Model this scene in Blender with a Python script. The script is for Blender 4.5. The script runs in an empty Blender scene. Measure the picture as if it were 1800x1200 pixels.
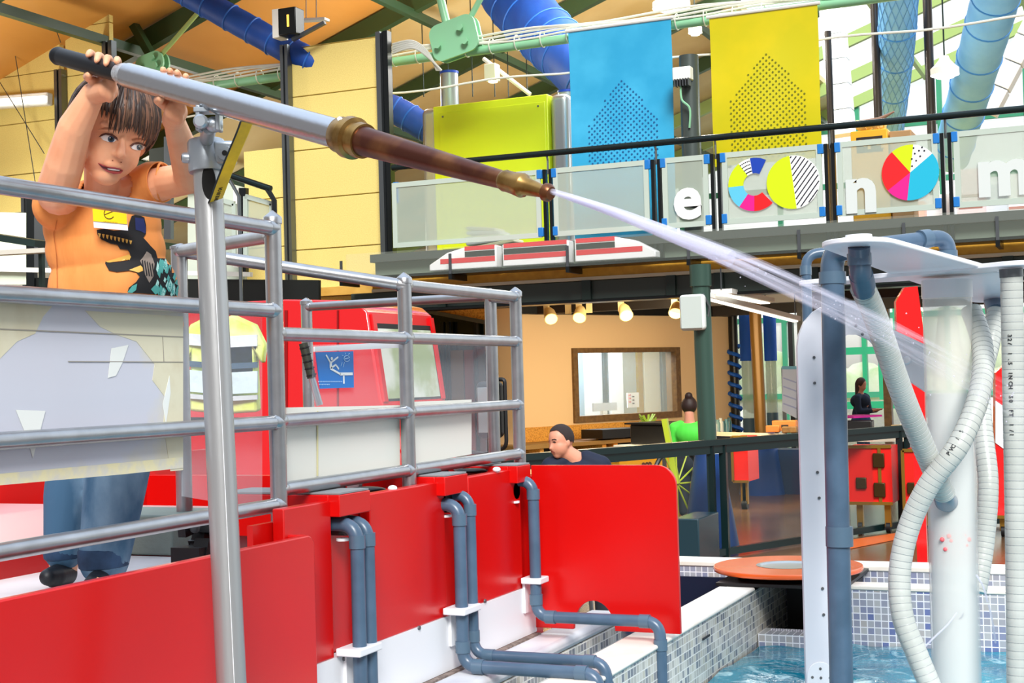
import bpy, bmesh, math, random
from mathutils import Vector, Matrix, Quaternion
from mathutils.bvhtree import BVHTree
from mathutils.geometry import tessellate_polygon, delaunay_2d_cdt
V = Vector
pi = math.pi
rnd = random.Random(7)
sc = bpy.context.scene

# ------------------------------------------------------------------ camera
F = 2500.0                                   # focal length in pixels of the 1800 px wide frame
YAW, PITCH, ROLL = math.radians(23.7), math.radians(1.49), 0.028
CAM = V((0, 0, 1.6))
_f0 = V((-math.sin(YAW) * math.cos(PITCH), math.cos(YAW) * math.cos(PITCH), math.sin(PITCH)))
_r0 = V((math.cos(YAW), math.sin(YAW), 0))
_u0 = _r0.cross(_f0)
cf = _f0
cr = _r0 * math.cos(ROLL) - _u0 * math.sin(ROLL)
cu = _u0 * math.cos(ROLL) + _r0 * math.sin(ROLL)
cam_data = bpy.data.cameras.new('camera')
cam_data.sensor_width = 36.0
cam_data.lens = F / 1800 * 36
cam_data.clip_start = 0.05
cam_data.clip_end = 300
cam = bpy.data.objects.new('camera', cam_data)
sc.collection.objects.link(cam)
M = Matrix((cr, cu, -cf)).transposed().to_4x4()
M.translation = CAM
cam.matrix_world = M
sc.camera = cam

# ------------------------------------------------------------------ world, sun, exposure
sc.view_settings.view_transform = 'Standard'
sc.view_settings.look = 'None'
sc.view_settings.gamma = 1
sc.view_settings.exposure = 0.3
sc.view_settings.use_curve_mapping = False
sc.cycles.transparent_max_bounces = 64        # many thin clear sheets and water strands in a row
world = bpy.data.worlds.new('world')
sc.world = world
world.use_nodes = True
wn = world.node_tree.nodes; wl = world.node_tree.links
wn.clear()
wo = wn.new('ShaderNodeOutputWorld'); wb = wn.new('ShaderNodeBackground')
wt = wn.new('ShaderNodeTexCoord'); ws = wn.new('ShaderNodeSeparateXYZ'); wr = wn.new('ShaderNodeValToRGB'); wy = wn.new('ShaderNodeValToRGB')
wm = wn.new('ShaderNodeMix'); wm.data_type = 'RGBA'; wx = wn.new('ShaderNodeMath'); wx.operation = 'MAXIMUM'; wz_ = wn.new('ShaderNodeValToRGB')
wl.new(wt.outputs['Generated'], ws.inputs[0]); wl.new(ws.outputs['Z'], wr.inputs[0]); wl.new(ws.outputs['Y'], wy.inputs[0]); wl.new(ws.outputs['Z'], wz_.inputs[0])
wr.color_ramp.elements[0].position = 0.0; wr.color_ramp.elements[0].color = (.22, .20, .18, 1)      # hall floor side
e_ = wr.color_ramp.elements.new(.05); e_.color = (1.0, 1.03, 1.0, 1)
wr.color_ramp.elements[-1].position = 0.7; wr.color_ramp.elements[-1].color = (.80, .94, 1.15, 1)
wy.color_ramp.elements[0].position = 0.0; wy.color_ramp.elements[1].position = .35                 # open glazed side lies towards +Y
wz_.color_ramp.elements[0].position = .55; wz_.color_ramp.elements[1].position = .8
wl.new(wy.outputs[0], wx.inputs[0]); wl.new(wz_.outputs[0], wx.inputs[1]); wl.new(wx.outputs[0], wm.inputs[0])
wm.inputs[6].default_value = (.26, .25, .25, 1); wl.new(wr.outputs[0], wm.inputs[7])
wl.new(wm.outputs[2], wb.inputs['Color']); wb.inputs['Strength'].default_value = 1.15
wl.new(wb.outputs[0], wo.inputs['Surface'])

def light(kind, name, loc, energy, color=(1, 1, 1), size=1.0, target=None, **kw):
    d = bpy.data.lights.new(name, kind); d.energy = energy; d.color = color
    if kind == 'AREA': d.size = size
    elif kind == 'SUN': d.angle = size
    else: d.shadow_soft_size = size
    for k, v in kw.items(): setattr(d, k, v)
    o = bpy.data.objects.new(name, d); sc.collection.objects.link(o); o.location = loc
    if target is not None:
        o.rotation_euler = (V(target) - V(loc)).to_track_quat('-Z', 'Y').to_euler()
    return o
# daylight through the open glazed roof over the water tables
light('SUN', 'daylight_sun', (5.0, -7.0, 9.5), 3.6, (1, .97, .93), math.radians(22), (-1, 3.6, 0))
# skylight strip of the hall roof and the lamps under the gallery
light('AREA', 'skylight_glow', (-7, 20, 8.3), 1300, (1, .98, .93), 7, (-9, 21, 0))
light('AREA', 'gallery_ceiling_light', (-4.6, 16.6, 2.40), 170, (1, .80, .52), 3.2, (-6.0, 18.5, 0.8))

# ------------------------------------------------------------------ pixels to places
def ray(px, py): return (cf + cr * ((px - 900) / F) + cu * ((600 - py) / F))
def P(px, py, d): return CAM + ray(px, py) * d
def PX(px, py, X): r = ray(px, py); return CAM + r * ((X - CAM.x) / r.x)
def PY(px, py, Y): r = ray(px, py); return CAM + r * ((Y - CAM.y) / r.y)
def PZ(px, py, Z): r = ray(px, py); return CAM + r * ((Z - CAM.z) / r.z)
def PN(px, py, p, n): r = ray(px, py); return CAM + r * ((V(p) - CAM).dot(V(n)) / r.dot(V(n)))
def S(hexs):
    h = hexs.lstrip('#'); c = [int(h[i:i + 2], 16) / 255 for i in (0, 2, 4)]
    return tuple((x / 12.92 if x <= .04045 else ((x + .055) / 1.055) ** 2.4) for x in c) + (1,)

# ------------------------------------------------------------------ materials
MATS = {}
def mat(name, col, rough=.5, metal=0.0, noise=None, bump=None, emit=None, alpha=None, coat=0, spec=None, trans=0, sss=0, stretch=None):
    """noise=(scale, colour2, lo, hi); bump=(scale, strength); alpha<1 lets the background through"""
    if name in MATS: return MATS[name]
    m = bpy.data.materials.new(name); m.use_nodes = True; MATS[name] = m
    n = m.node_tree.nodes; l = m.node_tree.links; b = n['Principled BSDF']
    c = S(col) if isinstance(col, str) else tuple(col)[:3] + (1,)
    b.inputs['Base Color'].default_value = c
    b.inputs['Roughness'].default_value = rough; b.inputs['Metallic'].default_value = metal
    if coat: b.inputs['Coat Weight'].default_value = coat; b.inputs['Coat Roughness'].default_value = .08
    if spec is not None: b.inputs['Specular IOR Level'].default_value = spec
    if trans: b.inputs['Transmission Weight'].default_value = trans
    if sss: b.inputs['Subsurface Weight'].default_value = sss; b.inputs['Subsurface Radius'].default_value = (.02, .008, .004); b.inputs['Subsurface Scale'].default_value = .5
    tc = n.new('ShaderNodeTexCoord'); src = tc.outputs['Object']
    if stretch:
        mp = n.new('ShaderNodeMapping'); mp.inputs['Scale'].default_value = stretch
        l.new(src, mp.inputs[0]); src = mp.outputs[0]
    if noise:
        t = n.new('ShaderNodeTexNoise'); t.inputs['Scale'].default_value = noise[0]; t.inputs['Detail'].default_value = 5
        r = n.new('ShaderNodeValToRGB'); r.color_ramp.elements[0].position = noise[2]; r.color_ramp.elements[1].position = noise[3]
        r.color_ramp.elements[0].color = c; r.color_ramp.elements[1].color = S(noise[1])
        l.new(src, t.inputs['Vector']); l.new(t.outputs['Fac'], r.inputs[0]); l.new(r.outputs[0], b.inputs['Base Color'])
    if bump:
        t = n.new('ShaderNodeTexNoise'); t.inputs['Scale'].default_value = bump[0]; t.inputs['Detail'].default_value = 4
        bp = n.new('ShaderNodeBump'); bp.inputs['Strength'].default_value = bump[1]; bp.inputs['Distance'].default_value = .01
        l.new(src, t.inputs['Vector']); l.new(t.outputs['Fac'], bp.inputs['Height']); l.new(bp.outputs[0], b.inputs['Normal'])
    if emit: b.inputs['Emission Color'].default_value = c; b.inputs['Emission Strength'].default_value = emit
    if alpha is not None: b.inputs['Alpha'].default_value = alpha
    return m

def tile_mat(name, cols, size, grout, ax, gw=.035):
    """square mosaic tiles of `size` m laid in the plane given by axes ax (two of 'X','Y','Z')"""
    m = bpy.data.materials.new(name); m.use_nodes = True; MATS[name] = m
    n = m.node_tree.nodes; l = m.node_tree.links; b = n['Principled BSDF']; b.inputs['Roughness'].default_value = .25
    g = n.new('ShaderNodeNewGeometry'); s = n.new('ShaderNodeSeparateXYZ'); l.new(g.outputs['Position'], s.inputs[0])
    def math_(op, a, bb=None):
        k = n.new('ShaderNodeMath'); k.operation = op
        for i, x in enumerate((a, bb)):
            if x is None: continue
            if isinstance(x, (int, float)): k.inputs[i].default_value = x
            else: l.new(x, k.inputs[i])
        return k.outputs[0]
    uu = [math_('DIVIDE', s.outputs[a], size) for a in ax]
    fl = [math_('FLOOR', x) for x in uu]; fr = [math_('FRACT', x) for x in uu]
    ed = [math_('MINIMUM', x, math_('SUBTRACT', 1.0, x)) for x in fr]
    e = math_('MINIMUM', ed[0], ed[1]); isg = math_('LESS_THAN', e, gw * 2)
    cv = n.new('ShaderNodeCombineXYZ'); l.new(fl[0], cv.inputs[0]); l.new(fl[1], cv.inputs[1])
    wnz = n.new('ShaderNodeTexWhiteNoise'); l.new(cv.outputs[0], wnz.inputs['Vector'])
    r = n.new('ShaderNodeValToRGB'); r.color_ramp.interpolation = 'CONSTANT'
    r.color_ramp.elements[0].color = S(cols[0]); r.color_ramp.elements[1].color = S(cols[-1]); r.color_ramp.elements[1].position = 1 - 1 / len(cols)
    for i, cc in enumerate(cols[1:-1]):
        q = r.color_ramp.elements.new((i + 1) / len(cols)); q.color = S(cc)
    l.new(wnz.outputs['Value'], r.inputs[0])
    mx = n.new('ShaderNodeMix'); mx.data_type = 'RGBA'; l.new(isg, mx.inputs[0]); l.new(r.outputs[0], mx.inputs[6]); mx.inputs[7].default_value = S(grout)
    l.new(mx.outputs[2], b.inputs['Base Color'])
    return m

# ------------------------------------------------------------------ objects
def link(o): sc.collection.objects.link(o); return o
def thing(name, label, cat, group=None, kind=None):
    o = link(bpy.data.objects.new(name, None)); o.empty_display_size = .1
    tag(o, label, cat, group, kind); return o
def tag(o, label, cat, group=None, kind=None):
    o['label'] = label; o['category'] = cat
    if group: o['group'] = group
    if kind: o['kind'] = kind
    return o
def struct(o): o['kind'] = 'structure'; return o

def frames(pts):
    ts = []
    for i in range(len(pts)):
        a = pts[max(i - 1, 0)]; b = pts[min(i + 1, len(pts) - 1)]; ts.append((b - a).normalized())
    n = ts[0].orthogonal().normalized(); out = [(n, ts[0].cross(n))]
    for i in range(1, len(pts)):
        q = ts[i - 1].rotation_difference(ts[i]); n = (q @ out[-1][0]); n = (n - ts[i] * n.dot(ts[i])).normalized()
        out.append((n, ts[i].cross(n)))
    return out
def bend(pts, r, k=8):
    """polyline with its corners rounded to radius r"""
    pts = [V(p) for p in pts]; out = [pts[0]]
    for i in range(1, len(pts) - 1):
        a, b, c = pts[i - 1], pts[i], pts[i + 1]; u = (a - b).normalized(); w = (c - b).normalized()
        ang = u.angle(w)
        if ang > 3.1: out.append(b); continue
        t = min(r / math.tan(ang / 2), (a - b).length * .49, (c - b).length * .49)
        p, q = b + u * t, b + w * t
        for j in range(k + 1):
            s = j / k; out.append(p * (1 - s) ** 2 + b * 2 * s * (1 - s) + q * s * s)
    out.append(pts[-1]); return out
def spline(pts, k=8):
    pts = [V(p) for p in pts]; P_ = [pts[0]] + pts + [pts[-1]]; out = []
    for i in range(1, len(P_) - 2):
        a, b, c, d = P_[i - 1:i + 3]
        for j in range(k):
            t = j / k
            out.append(.5 * ((2 * b) + (c - a) * t + (2 * a - 5 * b + 4 * c - d) * t * t + (3 * b - a - 3 * c + d) * t ** 3))
    out.append(pts[-1]); return out

class MB:
    def __init__(s): s.v = []; s.f = []
    def add(s, vs, fs):
        o = len(s.v); s.v += [V(x) for x in vs]; s.f += [tuple(i + o for i in f) for f in fs]; return s
    def boxm(s, c, h, R=None):
        c = V(c); vs = []
        for x in (-1, 1):
            for y in (-1, 1):
                for z in (-1, 1):
                    p = V((x * h[0], y * h[1], z * h[2])); vs.append(c + (R @ p if R else p))
        return s.add(vs, [(0, 1, 3, 2), (4, 6, 7, 5), (0, 4, 5, 1), (2, 3, 7, 6), (0, 2, 6, 4), (1, 5, 7, 3)])
    def box(s, a, b):
        a, b = V(a), V(b); return s.boxm((a + b) / 2, [abs(x) / 2 for x in (b - a)])
    def bar(s, a, b, w, h, up=(0, 0, 1)):
        a, b = V(a), V(b); z = (b - a).normalized(); x = z.cross(V(up))
        if x.length < 1e-4: x = V((1, 0, 0))
        x.normalize(); y = x.cross(z); R = Matrix((x, z, y)).transposed()
        return s.boxm((a + b) / 2, (w / 2, (b - a).length / 2, h / 2), R)
    def tube(s, pts, r, n=16, cap=True, flat=None):
        pts = [V(p) for p in pts]; rs = r if isinstance(r, (list, tuple)) else [r] * len(pts)
        fr = frames(pts); o = len(s.v)
        for p, (a, b), q in zip(pts, fr, rs):
            for i in range(n):
                t = 2 * pi * i / n; s.v.append(p + a * (math.cos(t) * q) + b * (math.sin(t) * q * (flat or 1)))
        for i in range(len(pts) - 1):
            for j in range(n):
                k = (j + 1) % n; s.f.append((o + i * n + j, o + i * n + k, o + (i + 1) * n + k, o + (i + 1) * n + j))
        if cap:
            s.f.append(tuple(o + j for j in reversed(range(n)))); s.f.append(tuple(o + (len(pts) - 1) * n + j for j in range(n)))
        return s
    def lathe(s, a, b, prof, n=24, cap=True):
        """profile of (t along a-b, radius)"""
        a, b = V(a), V(b); z = (b - a).normalized(); x = z.orthogonal().normalized(); y = z.cross(x); o = len(s.v)
        for t, q in prof:
            for i in range(n):
                w = 2 * pi * i / n; s.v.append(a + (b - a) * t + x * (math.cos(w) * q) + y * (math.sin(w) * q))
        for i in range(len(prof) - 1):
            for j in range(n):
                k = (j + 1) % n; s.f.append((o + i * n + j, o + i * n + k, o + (i + 1) * n + k, o + (i + 1) * n + j))
        if cap: s.f.append(tuple(o + j for j in reversed(range(n)))); s.f.append(tuple(o + (len(prof) - 1) * n + j for j in range(n)))
        return s
    def prism(s, poly, vec):
        poly = [V(p) for p in poly]; n = len(poly); vec = V(vec)
        if n > 6:
            tri = [tuple(t) for t in tessellate_polygon([poly])]
            return s.add(poly + [p + vec for p in poly], [t[::-1] for t in tri] + [tuple(i + n for i in t) for t in tri] + [(i, (i + 1) % n, n + (i + 1) % n, n + i) for i in range(n)])
        return s.add(poly + [p + vec for p in poly], [tuple(range(n))[::-1], tuple(range(n, 2 * n))] + [(i, (i + 1) % n, n + (i + 1) % n, n + i) for i in range(n)])
    def ball(s, c, r, R=None, nu=16, nv=10):
        c = V(c); r = r if isinstance(r, (tuple, list)) else (r, r, r); vs = []; fs = []
        for i in range(nv + 1):
            th = pi * i / nv
            for j in range(nu):
                ph = 2 * pi * j / nu; p = V((r[0] * math.sin(th) * math.cos(ph), r[1] * math.sin(th) * math.sin(ph), r[2] * math.cos(th)))
                vs.append(c + (R @ p if R else p))
        for i in range(nv):
            for j in range(nu):
                k = (j + 1) % nu; fs.append((i * nu + j, (i + 1) * nu + j, (i + 1) * nu + k, i * nu + k))
        return s.add(vs, fs)
    def build(s, name, m, parent=None, smooth=None, bevel=0, seg=2):
        me = bpy.data.meshes.new(name)
        me.from_pydata([tuple(x) for x in s.v], [], s.f)
        bm = bmesh.new(); bm.from_mesh(me)
        bmesh.ops.remove_doubles(bm, verts=bm.verts, dist=1e-6)
        bmesh.ops.recalc_face_normals(bm, faces=bm.faces)
        bm.to_mesh(me); bm.free()
        if m: me.materials.append(m)
        o = link(bpy.data.objects.new(name, me))
        if smooth is None: smooth = 40
        if smooth:
            me.polygons.foreach_set('use_smooth', [True] * len(me.polygons))
            me.set_sharp_from_angle(angle=math.radians(smooth))
        if bevel:
            b = o.modifiers.new('bevel', 'BEVEL'); b.width = bevel; b.segments = seg; b.limit_method = 'ANGLE'; b.angle_limit = math.radians(50)
        if parent: o.parent = parent
        return o
def arc(c, r, a0, a1, n, ax=V((1, 0, 0)), ay=V((0, 0, 1))):
    return [c + ax * (math.cos(a0 + (a1 - a0) * i / n) * r) + ay * (math.sin(a0 + (a1 - a0) * i / n) * r) for i in range(n + 1)]
def disc(c, r, n, h, k=24, r2=None):
    """round plate centred c, facing n, thickness h"""
    c = V(c); n = V(n).normalized(); return MB().lathe(c, c + n * h, [(0, r), (1, r if r2 is None else r2)], k)
def text_mesh(txt, size, extrude=0.0, bold=0.0):
    cu_ = bpy.data.curves.new('t', 'FONT'); cu_.body = txt; cu_.size = size; cu_.extrude = extrude; cu_.offset = bold
    cu_.align_x = 'CENTER'; cu_.align_y = 'CENTER'; cu_.resolution_u = 4
    o = link(bpy.data.objects.new('t', cu_)); bpy.context.view_layer.update()
    me = bpy.data.meshes.new_from_object(o.evaluated_get(bpy.context.evaluated_depsgraph_get()))
    bpy.data.objects.remove(o); bpy.data.curves.remove(cu_); return me
def place_text(name, txt, size, c, x, y, m, parent, extrude=.002, bold=0.0):
    """lettering in the plane spanned by x (reading direction) and y (up)"""
    me = text_mesh(txt, size, extrude, bold); x = V(x).normalized(); y = V(y); y = (y - x * y.dot(x)).normalized()
    R = Matrix((x, y, x.cross(y))).transposed().to_4x4(); R.translation = V(c)
    me.transform(R); me.materials.clear(); me.materials.append(m)
    o = link(bpy.data.objects.new(name, me)); o.name = name
    if parent: o.parent = parent
    return o
def copy_tree(o, parent=None):
    c = o.copy(); sc.collection.objects.link(c)
    if parent: c.parent = parent
    for ch in [x for x in bpy.data.objects if x.parent == o]: copy_tree(ch, c)
    return c
def finalize():
    """move every thing's origin to its base without moving its parts"""
    bpy.context.view_layer.update()
    kids = {}
    for o in sc.objects:
        if o.parent: kids.setdefault(o.parent.name, []).append(o)
    for o in list(sc.objects):
        if o.parent or o.type in ('CAMERA', 'LIGHT'): continue
        if o.type == 'EMPTY':
            pts = []
            for c in kids.get(o.name, []):
                if c.type == 'MESH': pts += [c.matrix_world @ V(b) for b in c.bound_box]
        elif o.type == 'MESH' and o.data.users == 1: pts = [V(b) for b in o.bound_box]
        else: continue
        if not pts: continue
        lo = [min(p[i] for p in pts) for i in range(3)]; hi = [max(p[i] for p in pts) for i in range(3)]
        base = V(((lo[0] + hi[0]) / 2, (lo[1] + hi[1]) / 2, lo[2]))
        old = o.matrix_world.copy()
        if o.type == 'MESH':
            if old != Matrix.Identity(4): continue
            o.data.transform(Matrix.Translation(-base))
        o.rotation_euler = (0, 0, 0); o.scale = (1, 1, 1); o.location = base
        for c in kids.get(o.name, []): c.matrix_parent_inverse = Matrix.Translation(-base) @ old @ c.matrix_parent_inverse
# ================================================================== palette
steel = mat('galvanised steel', '#6c7276', .35, .8, bump=(60, .05))
dark_steel = mat('dark green painted steel', '#22332f', .35, .2)
black_steel = mat('black painted steel', '#14191b', .3, .3)
green_steel = mat('green painted beam', '#2f4a2c', .4)
mint = mat('mint green painted steel', '#8fcfa4', .35)
pale_green = mat('pale green painted truss', '#a9c77a', .4)
white_pl = mat('white plastic sheet', '#e9ecf0', .35, bump=(4, .02))
white_paint = mat('white paint', '#eceee9', .5)
blue_pl = mat('blue plastic clip', '#1c78c8', .4)
yellow_board = mat('yellow wood wool board', '#f0dd88', .85, noise=(90, '#dfc873', .35, .75), bump=(140, .25))
ceiling_warm_lit = mat('warm-lit ceiling lining', '#e3a85a', .6, noise=(.6, '#cf8f3e', .35, .7), stretch=(1, .4, 1))  # warm light on the near bays is put into this orange
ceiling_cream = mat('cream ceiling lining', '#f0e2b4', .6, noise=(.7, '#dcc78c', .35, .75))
deck_yellow = mat('yellow plywood edge', '#e8b23c', .5, noise=(12, '#cf952c', .3, .8))
osb = mat('strand board', '#e0a545', .6, noise=(55, '#a8691f', .45, .72), bump=(60, .1))
beige = mat('beige wall paint', '#edcfa0', .7)
wood_dark = mat('stained timber frame', '#7d5f33', .5, noise=(20, '#5f4524', .3, .7))
navy = mat('navy blue plastic cone', '#12386f', .35)
rubber = mat('black rubber', '#0c0d0f', .45)
red_lam = mat('red laminate board', '#d10a08', .28, noise=(1.2, '#c00704', .3, .7))
case_red = mat('red flight case', '#dd1a12', .4)
brass_gold = mat('brass coloured fittings', '#b08b3a', .35, .8)
pvc = mat('grey pvc pipe', '#435a70', .3, noise=(14, '#506880', .35, .75))
def clear_mat(name, tint, opac, rough=.03):
    """clear sheet: mostly transparent with a glossy skin"""
    m = bpy.data.materials.new(name); m.use_nodes = True; MATS[name] = m
    n = m.node_tree.nodes; l = m.node_tree.links; b = n['Principled BSDF']
    b.inputs['Base Color'].default_value = S(tint); b.inputs['Roughness'].default_value = rough
    t = n.new('ShaderNodeBsdfTransparent'); mx = n.new('ShaderNodeMixShader'); mx.inputs[0].default_value = opac
    l.new(t.outputs[0], mx.inputs[1]); l.new(b.outputs[0], mx.inputs[2]); l.new(mx.outputs[0], n['Material Output'].inputs[0])
    return m
glass = clear_mat('clear glass', '#46585a', .08)
glass_blue = clear_mat('bluish room glass', '#cfe2ef', .25)
perf = clear_mat('perforated grey metal sheet', '#b9c6b8', .50, .5)
dotted = None

def horizontal_px(z, Y, x0, x1): return V((x0, Y, z)), V((x1, Y, z))

# ================================================================== hall shell
FL = 0.0
floor_m = mat('polished brown concrete', '#5d4634', .22, noise=(1.3, '#7a5a3c', .3, .75), bump=(3, .03))
struct(MB().box((-20, -2, -.1), (6, 44, 0)).build('floor', floor_m))
# roof slope rising towards the ridge (x = 2)
def zr(x): return 10.6 + .35 * x
def roof_strip(name, x0, x1, y0, y1, m):
    return struct(MB().prism([(x0, y0, zr(x0)), (x1, y0, zr(x1)), (x1, y1, zr(x1)), (x0, y1, zr(x0))], (0, 0, .12)).build(name, m))
roof_strip('ceiling', -19, -3.4, 12.0, 18.4, ceiling_warm_lit)
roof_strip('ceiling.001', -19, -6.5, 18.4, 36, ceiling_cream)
# rafters: each a beam of its own, following the slope
raf = []
for i, y in enumerate([12.6, 15.4, 18.4, 21.4, 24.4, 27.4, 30.4, 33.4, 35.9]):
    m = green_steel if y < 28 else pale_green
    o = MB().bar((-19, y, zr(-19) - .17), (2, y, zr(2) - .17), .14, .26).build('trim_1', m); struct(o)
for x in [-17, -14.5, -12, -9.5, -7, -4.5, -2, .5]:
    m = green_steel if x < -6 else pale_green
    struct(MB().bar((x, 12, zr(x) - .32), (x, 36, zr(x) - .32), .10, .12).build('trim_2', m))
# left long wall and the glazed far gable
struct(MB().box((-19.1, 12, 0), (-18.9, 36, 4.2)).build('wall_left', white_paint))
gab = thing('window_1', 'glazed gable of the hall with pale green frames', 'window', kind='structure')
g = MB()
for x in [-18.9, -16, -13.4, -10.8, -8.2, -6.2, -4.2, -2.2, -.2, 1.8]: g.box((x - .06, 35.9, 0), (x + .06, 36.05, zr(x) - .2))
for z in [.95, 2.9, 4.6, 6.2, 7.6]: g.box((-19, 35.92, z - .07), (2, 36.0, z + .07))
g.build('window_frame', mat('teal green window frame', '#3fa07c', .4), gab)
MB().box((-19, 36.0, 0), (2, 36.02, 10)).build('window_pane', clear_mat('gable glass', '#f4fbf6', .22), gab)
# garden outside
hedge_m = mat('garden greenery', '#a9cf6a', .8, noise=(1.1, '#eef6cf', .35, .62))
h = MB(); r2 = random.Random(3)
for i in range(70):
    h.ball((-24 + i * .42, 41 + r2.uniform(-.6, .6), r2.uniform(.3, 2.4)), (r2.uniform(.5, 1.1), .7, r2.uniform(.5, 1.0)), nu=8, nv=6)
tag(h.build('hedge', hedge_m), 'pale green garden shrubs outside the far glazed wall', 'hedge', kind='stuff')
struct(MB().box((-30, 36.2, -.12), (8, 60, -.02)).build('floor', mat('garden ground', '#cfd8b8', .8)))

# yellow acoustic wall boards standing between steel channel posts, left of the gallery
YW = 14.6
def wall_poly(px0, px1, top, bot, Y=YW):
    a, b = PY(px0, (top + bot) / 2, Y), PY(px1, (top + bot) / 2, Y)
    return a.x, b.x
def acoustic(px0, px1, ztop, zbot, seams, label):
    x0, x1 = wall_poly(px0, px1, 200, 300)
    t = thing('acoustic_wall_panel', label, 'wall panel', 'yellow acoustic wall panels')
    zs = [ztop] + [z for z in seams if zbot < z < ztop] + [zbot]
    for a, b in zip(zs, zs[1:]):
        MB().box((x0, YW, b + .006), (x1, YW + .08, a - .006)).build('board', yellow_board, t, bevel=.004)
    return t
def zY(px, py, Y=YW): return PY(px, py, Y).z
s1 = [zY(590, y) for y in (-80, 75, 162, 258, 345, 435, 520, 610, 700)]
acoustic(514, 676, zY(590, 73), .3, s1, 'yellow speckled wall panel tallest beside the gallery mesh')
acoustic(118, 196, zY(150, -120), .3, [zY(150, y) for y in (-60, 45, 130, 215)], 'narrow yellow speckled wall panel behind the boy and between two steel posts')
acoustic(-40, 108, zY(50, -120), zY(50, 372), [zY(50, y) for y in (-60, 45, 130, 215, 305)], 'yellow speckled wall panel at the left edge carrying the white wall lamp')
acoustic(428, 506, zY(466, 262), .3, [zY(466, y) for y in (350, 435, 520)], 'short yellow speckled wall panel behind the yellow hose')
for px0, px1, top, lab in ((108, 121, -60, 'steel channel post right of the wall lamp'), (193, 210, -60, 'steel channel post above the hands of the boy'),
                          (505, 518, 78, 'steel channel post under the black wall box'), (673, 694, 55, 'tall dark steel channel post at the end of the gallery'),
                          (46, 60, 335, 'dark steel post behind the left shoulder of the boy')):
    x0, x1 = wall_poly(px0, px1, 200, 300)
    t = thing('channel_post', lab, 'post', 'steel posts of the yellow wall')
    zt = min(zY(px0, top, YW - .1), zr(x0) - .36); w = x1 - x0
    MB().box((x0, YW - .12, 0), (x0 + w * .38, YW - .02, zt)).build('flange', steel, t)
    MB().box((x0 + w * .38, YW - .07, 0), (x0 + w * .62, YW - .02, zt)).build('web', black_steel, t)
    MB().box((x0 + w * .62, YW - .12, 0), (x0 + w, YW - .02, zt)).build('flange', steel if px0 < 600 else black_steel, t)
wl_ = thing('wall_lamp', 'white tubular wall lamp fixed to the yellow panel at the left edge', 'lamp')
a, b = PY(-40, 183, YW - .12), PY(88, 174, YW - .12)
MB().bar(a, b, .12, .17).build('lamp_body', mat('lamp white', '#f2f4ee', .3), wl_, bevel=.02)
MB().bar(a + V((0, -.08, -.01)), b + V((0, -.08, -.01)), .06, .08).build('lamp_tube', mat('lamp tube glow', '#fbfbf4', .3, emit=1.0), wl_)

# black control box on the post
bx = thing('wall_box', 'black box with a glowing slot on top of a steel post', 'box')
c = PY(512, 40, YW - .25); MB().boxm(c, (.12, .10, .16)).build('case', black_steel, bx, bevel=.01)
MB().boxm(c + V((.02, -.105, 0)), (.012, .006, .07)).build('indicator', mat('amber indicator', '#ffc04a', .4, emit=1.5), bx)
MB().boxm(c + V((-.17, .02, 0)), (.05, .09, .17)).build('mounting_plate', white_paint, bx)
MB().bar(c + V((0, .02, -.2)), c + V((.45, .02, -.05)), .05, .04).build('bracket_arm', steel, bx)

# mint truss node plates and the tie rod carrying cables and banners
YT = 15.0
tie0, tie1 = PY(240, 122, YT), PY(1820, -12, YT); zt = (PY(850, 82, YT).z + PY(1250, 38, YT).z) / 2
tr = thing('roof_tie_rod', 'mint green tie rod with bundled white cables running above the gallery', 'tie rod')
MB().tube([(tie0.x, YT, zt - .02), (tie1.x, YT, zt)], .055, 12).build('rod', mint, tr)
rc = random.Random(5)
for k in range(5):
    pts = [];
    for i in range(40):
        x = tie0.x + (tie1.x - tie0.x) * i / 39
        pts.append((x, YT - .05 + rc.uniform(-.01, .01), zt + .055 + .028 * k * (1 if k < 4 else -4) + .02 * math.sin(i * .9 + k)))
    MB().tube(pts, .013, 6).build('cable', mat('white cable', '#e6e9dd', .5), tr)
for i in range(26):
    x = tie0.x + .3 + i * .32
    MB().tube([(x + .085 * 0, YT + math.cos(a) * .09, zt + math.sin(a) * .09 + .02) for a in [2 * pi * j / 12 for j in range(13)]], .007, 5).build('cable_tie', MATS['white cable'], tr)
def node_plate(px, py, w, h, lab, Y):
    c = PY(px, py, Y); t = thing('truss_node_plate', lab, 'plate', 'mint green truss plates')
    k = []
    for (sx, sz, a0) in ((1, 1, 0), (-1, 1, 90), (-1, -1, 180), (1, -1, 270)):
        cc = c + V((sx * (w - .12), 0, sz * (h - .12)))
        k += arc(cc, .12, math.radians(a0), math.radians(a0 + 90), 6)
    k = [c + Matrix.Rotation(math.radians(-12), 3, 'Y') @ (p - c) for p in k]
    MB().prism(k, (0, .03, 0)).build('plate', mint, t)
    MB().prism([p + V((0, .12, 0)) for p in k], (0, .03, 0)).build('plate', mint, t)
    for dx, dz in ((-.62, -.35), (.35, .45), (.55, -.3)):
        q = c + V((dx * w, -.035, dz * h)); disc(q, .045, (0, -1, 0), .03, 6).build('bolt', mint, t)
    return t, c
t, c = node_plate(797, 66, .30, .22, 'mint green bolted truss plate in front of the large blue duct', YT - .15)
for (px, py, r) in ((765, -40, .05), (860, -30, .035)):
    e = PY(px, py, YT); MB().tube([(c.x + (.12 if px > 800 else -.12), YT - .05, c.z + .15), e], r, 12).build('rod', mint, t)
t, c = node_plate(262, 112, .22, .14, 'dark mint truss plate partly hidden behind the silver water cannon', YT - .1)
e = PY(378, -12, YT); MB().tube([c + V((.15, .05, .1)), e], .03, 10).build('rod', pale_green, t)
e = PY(208, -5, YT + .2); MB().bar(e, c + V((-.05, .2, .05)), .1, .1).build('strut', green_steel, t)
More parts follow.
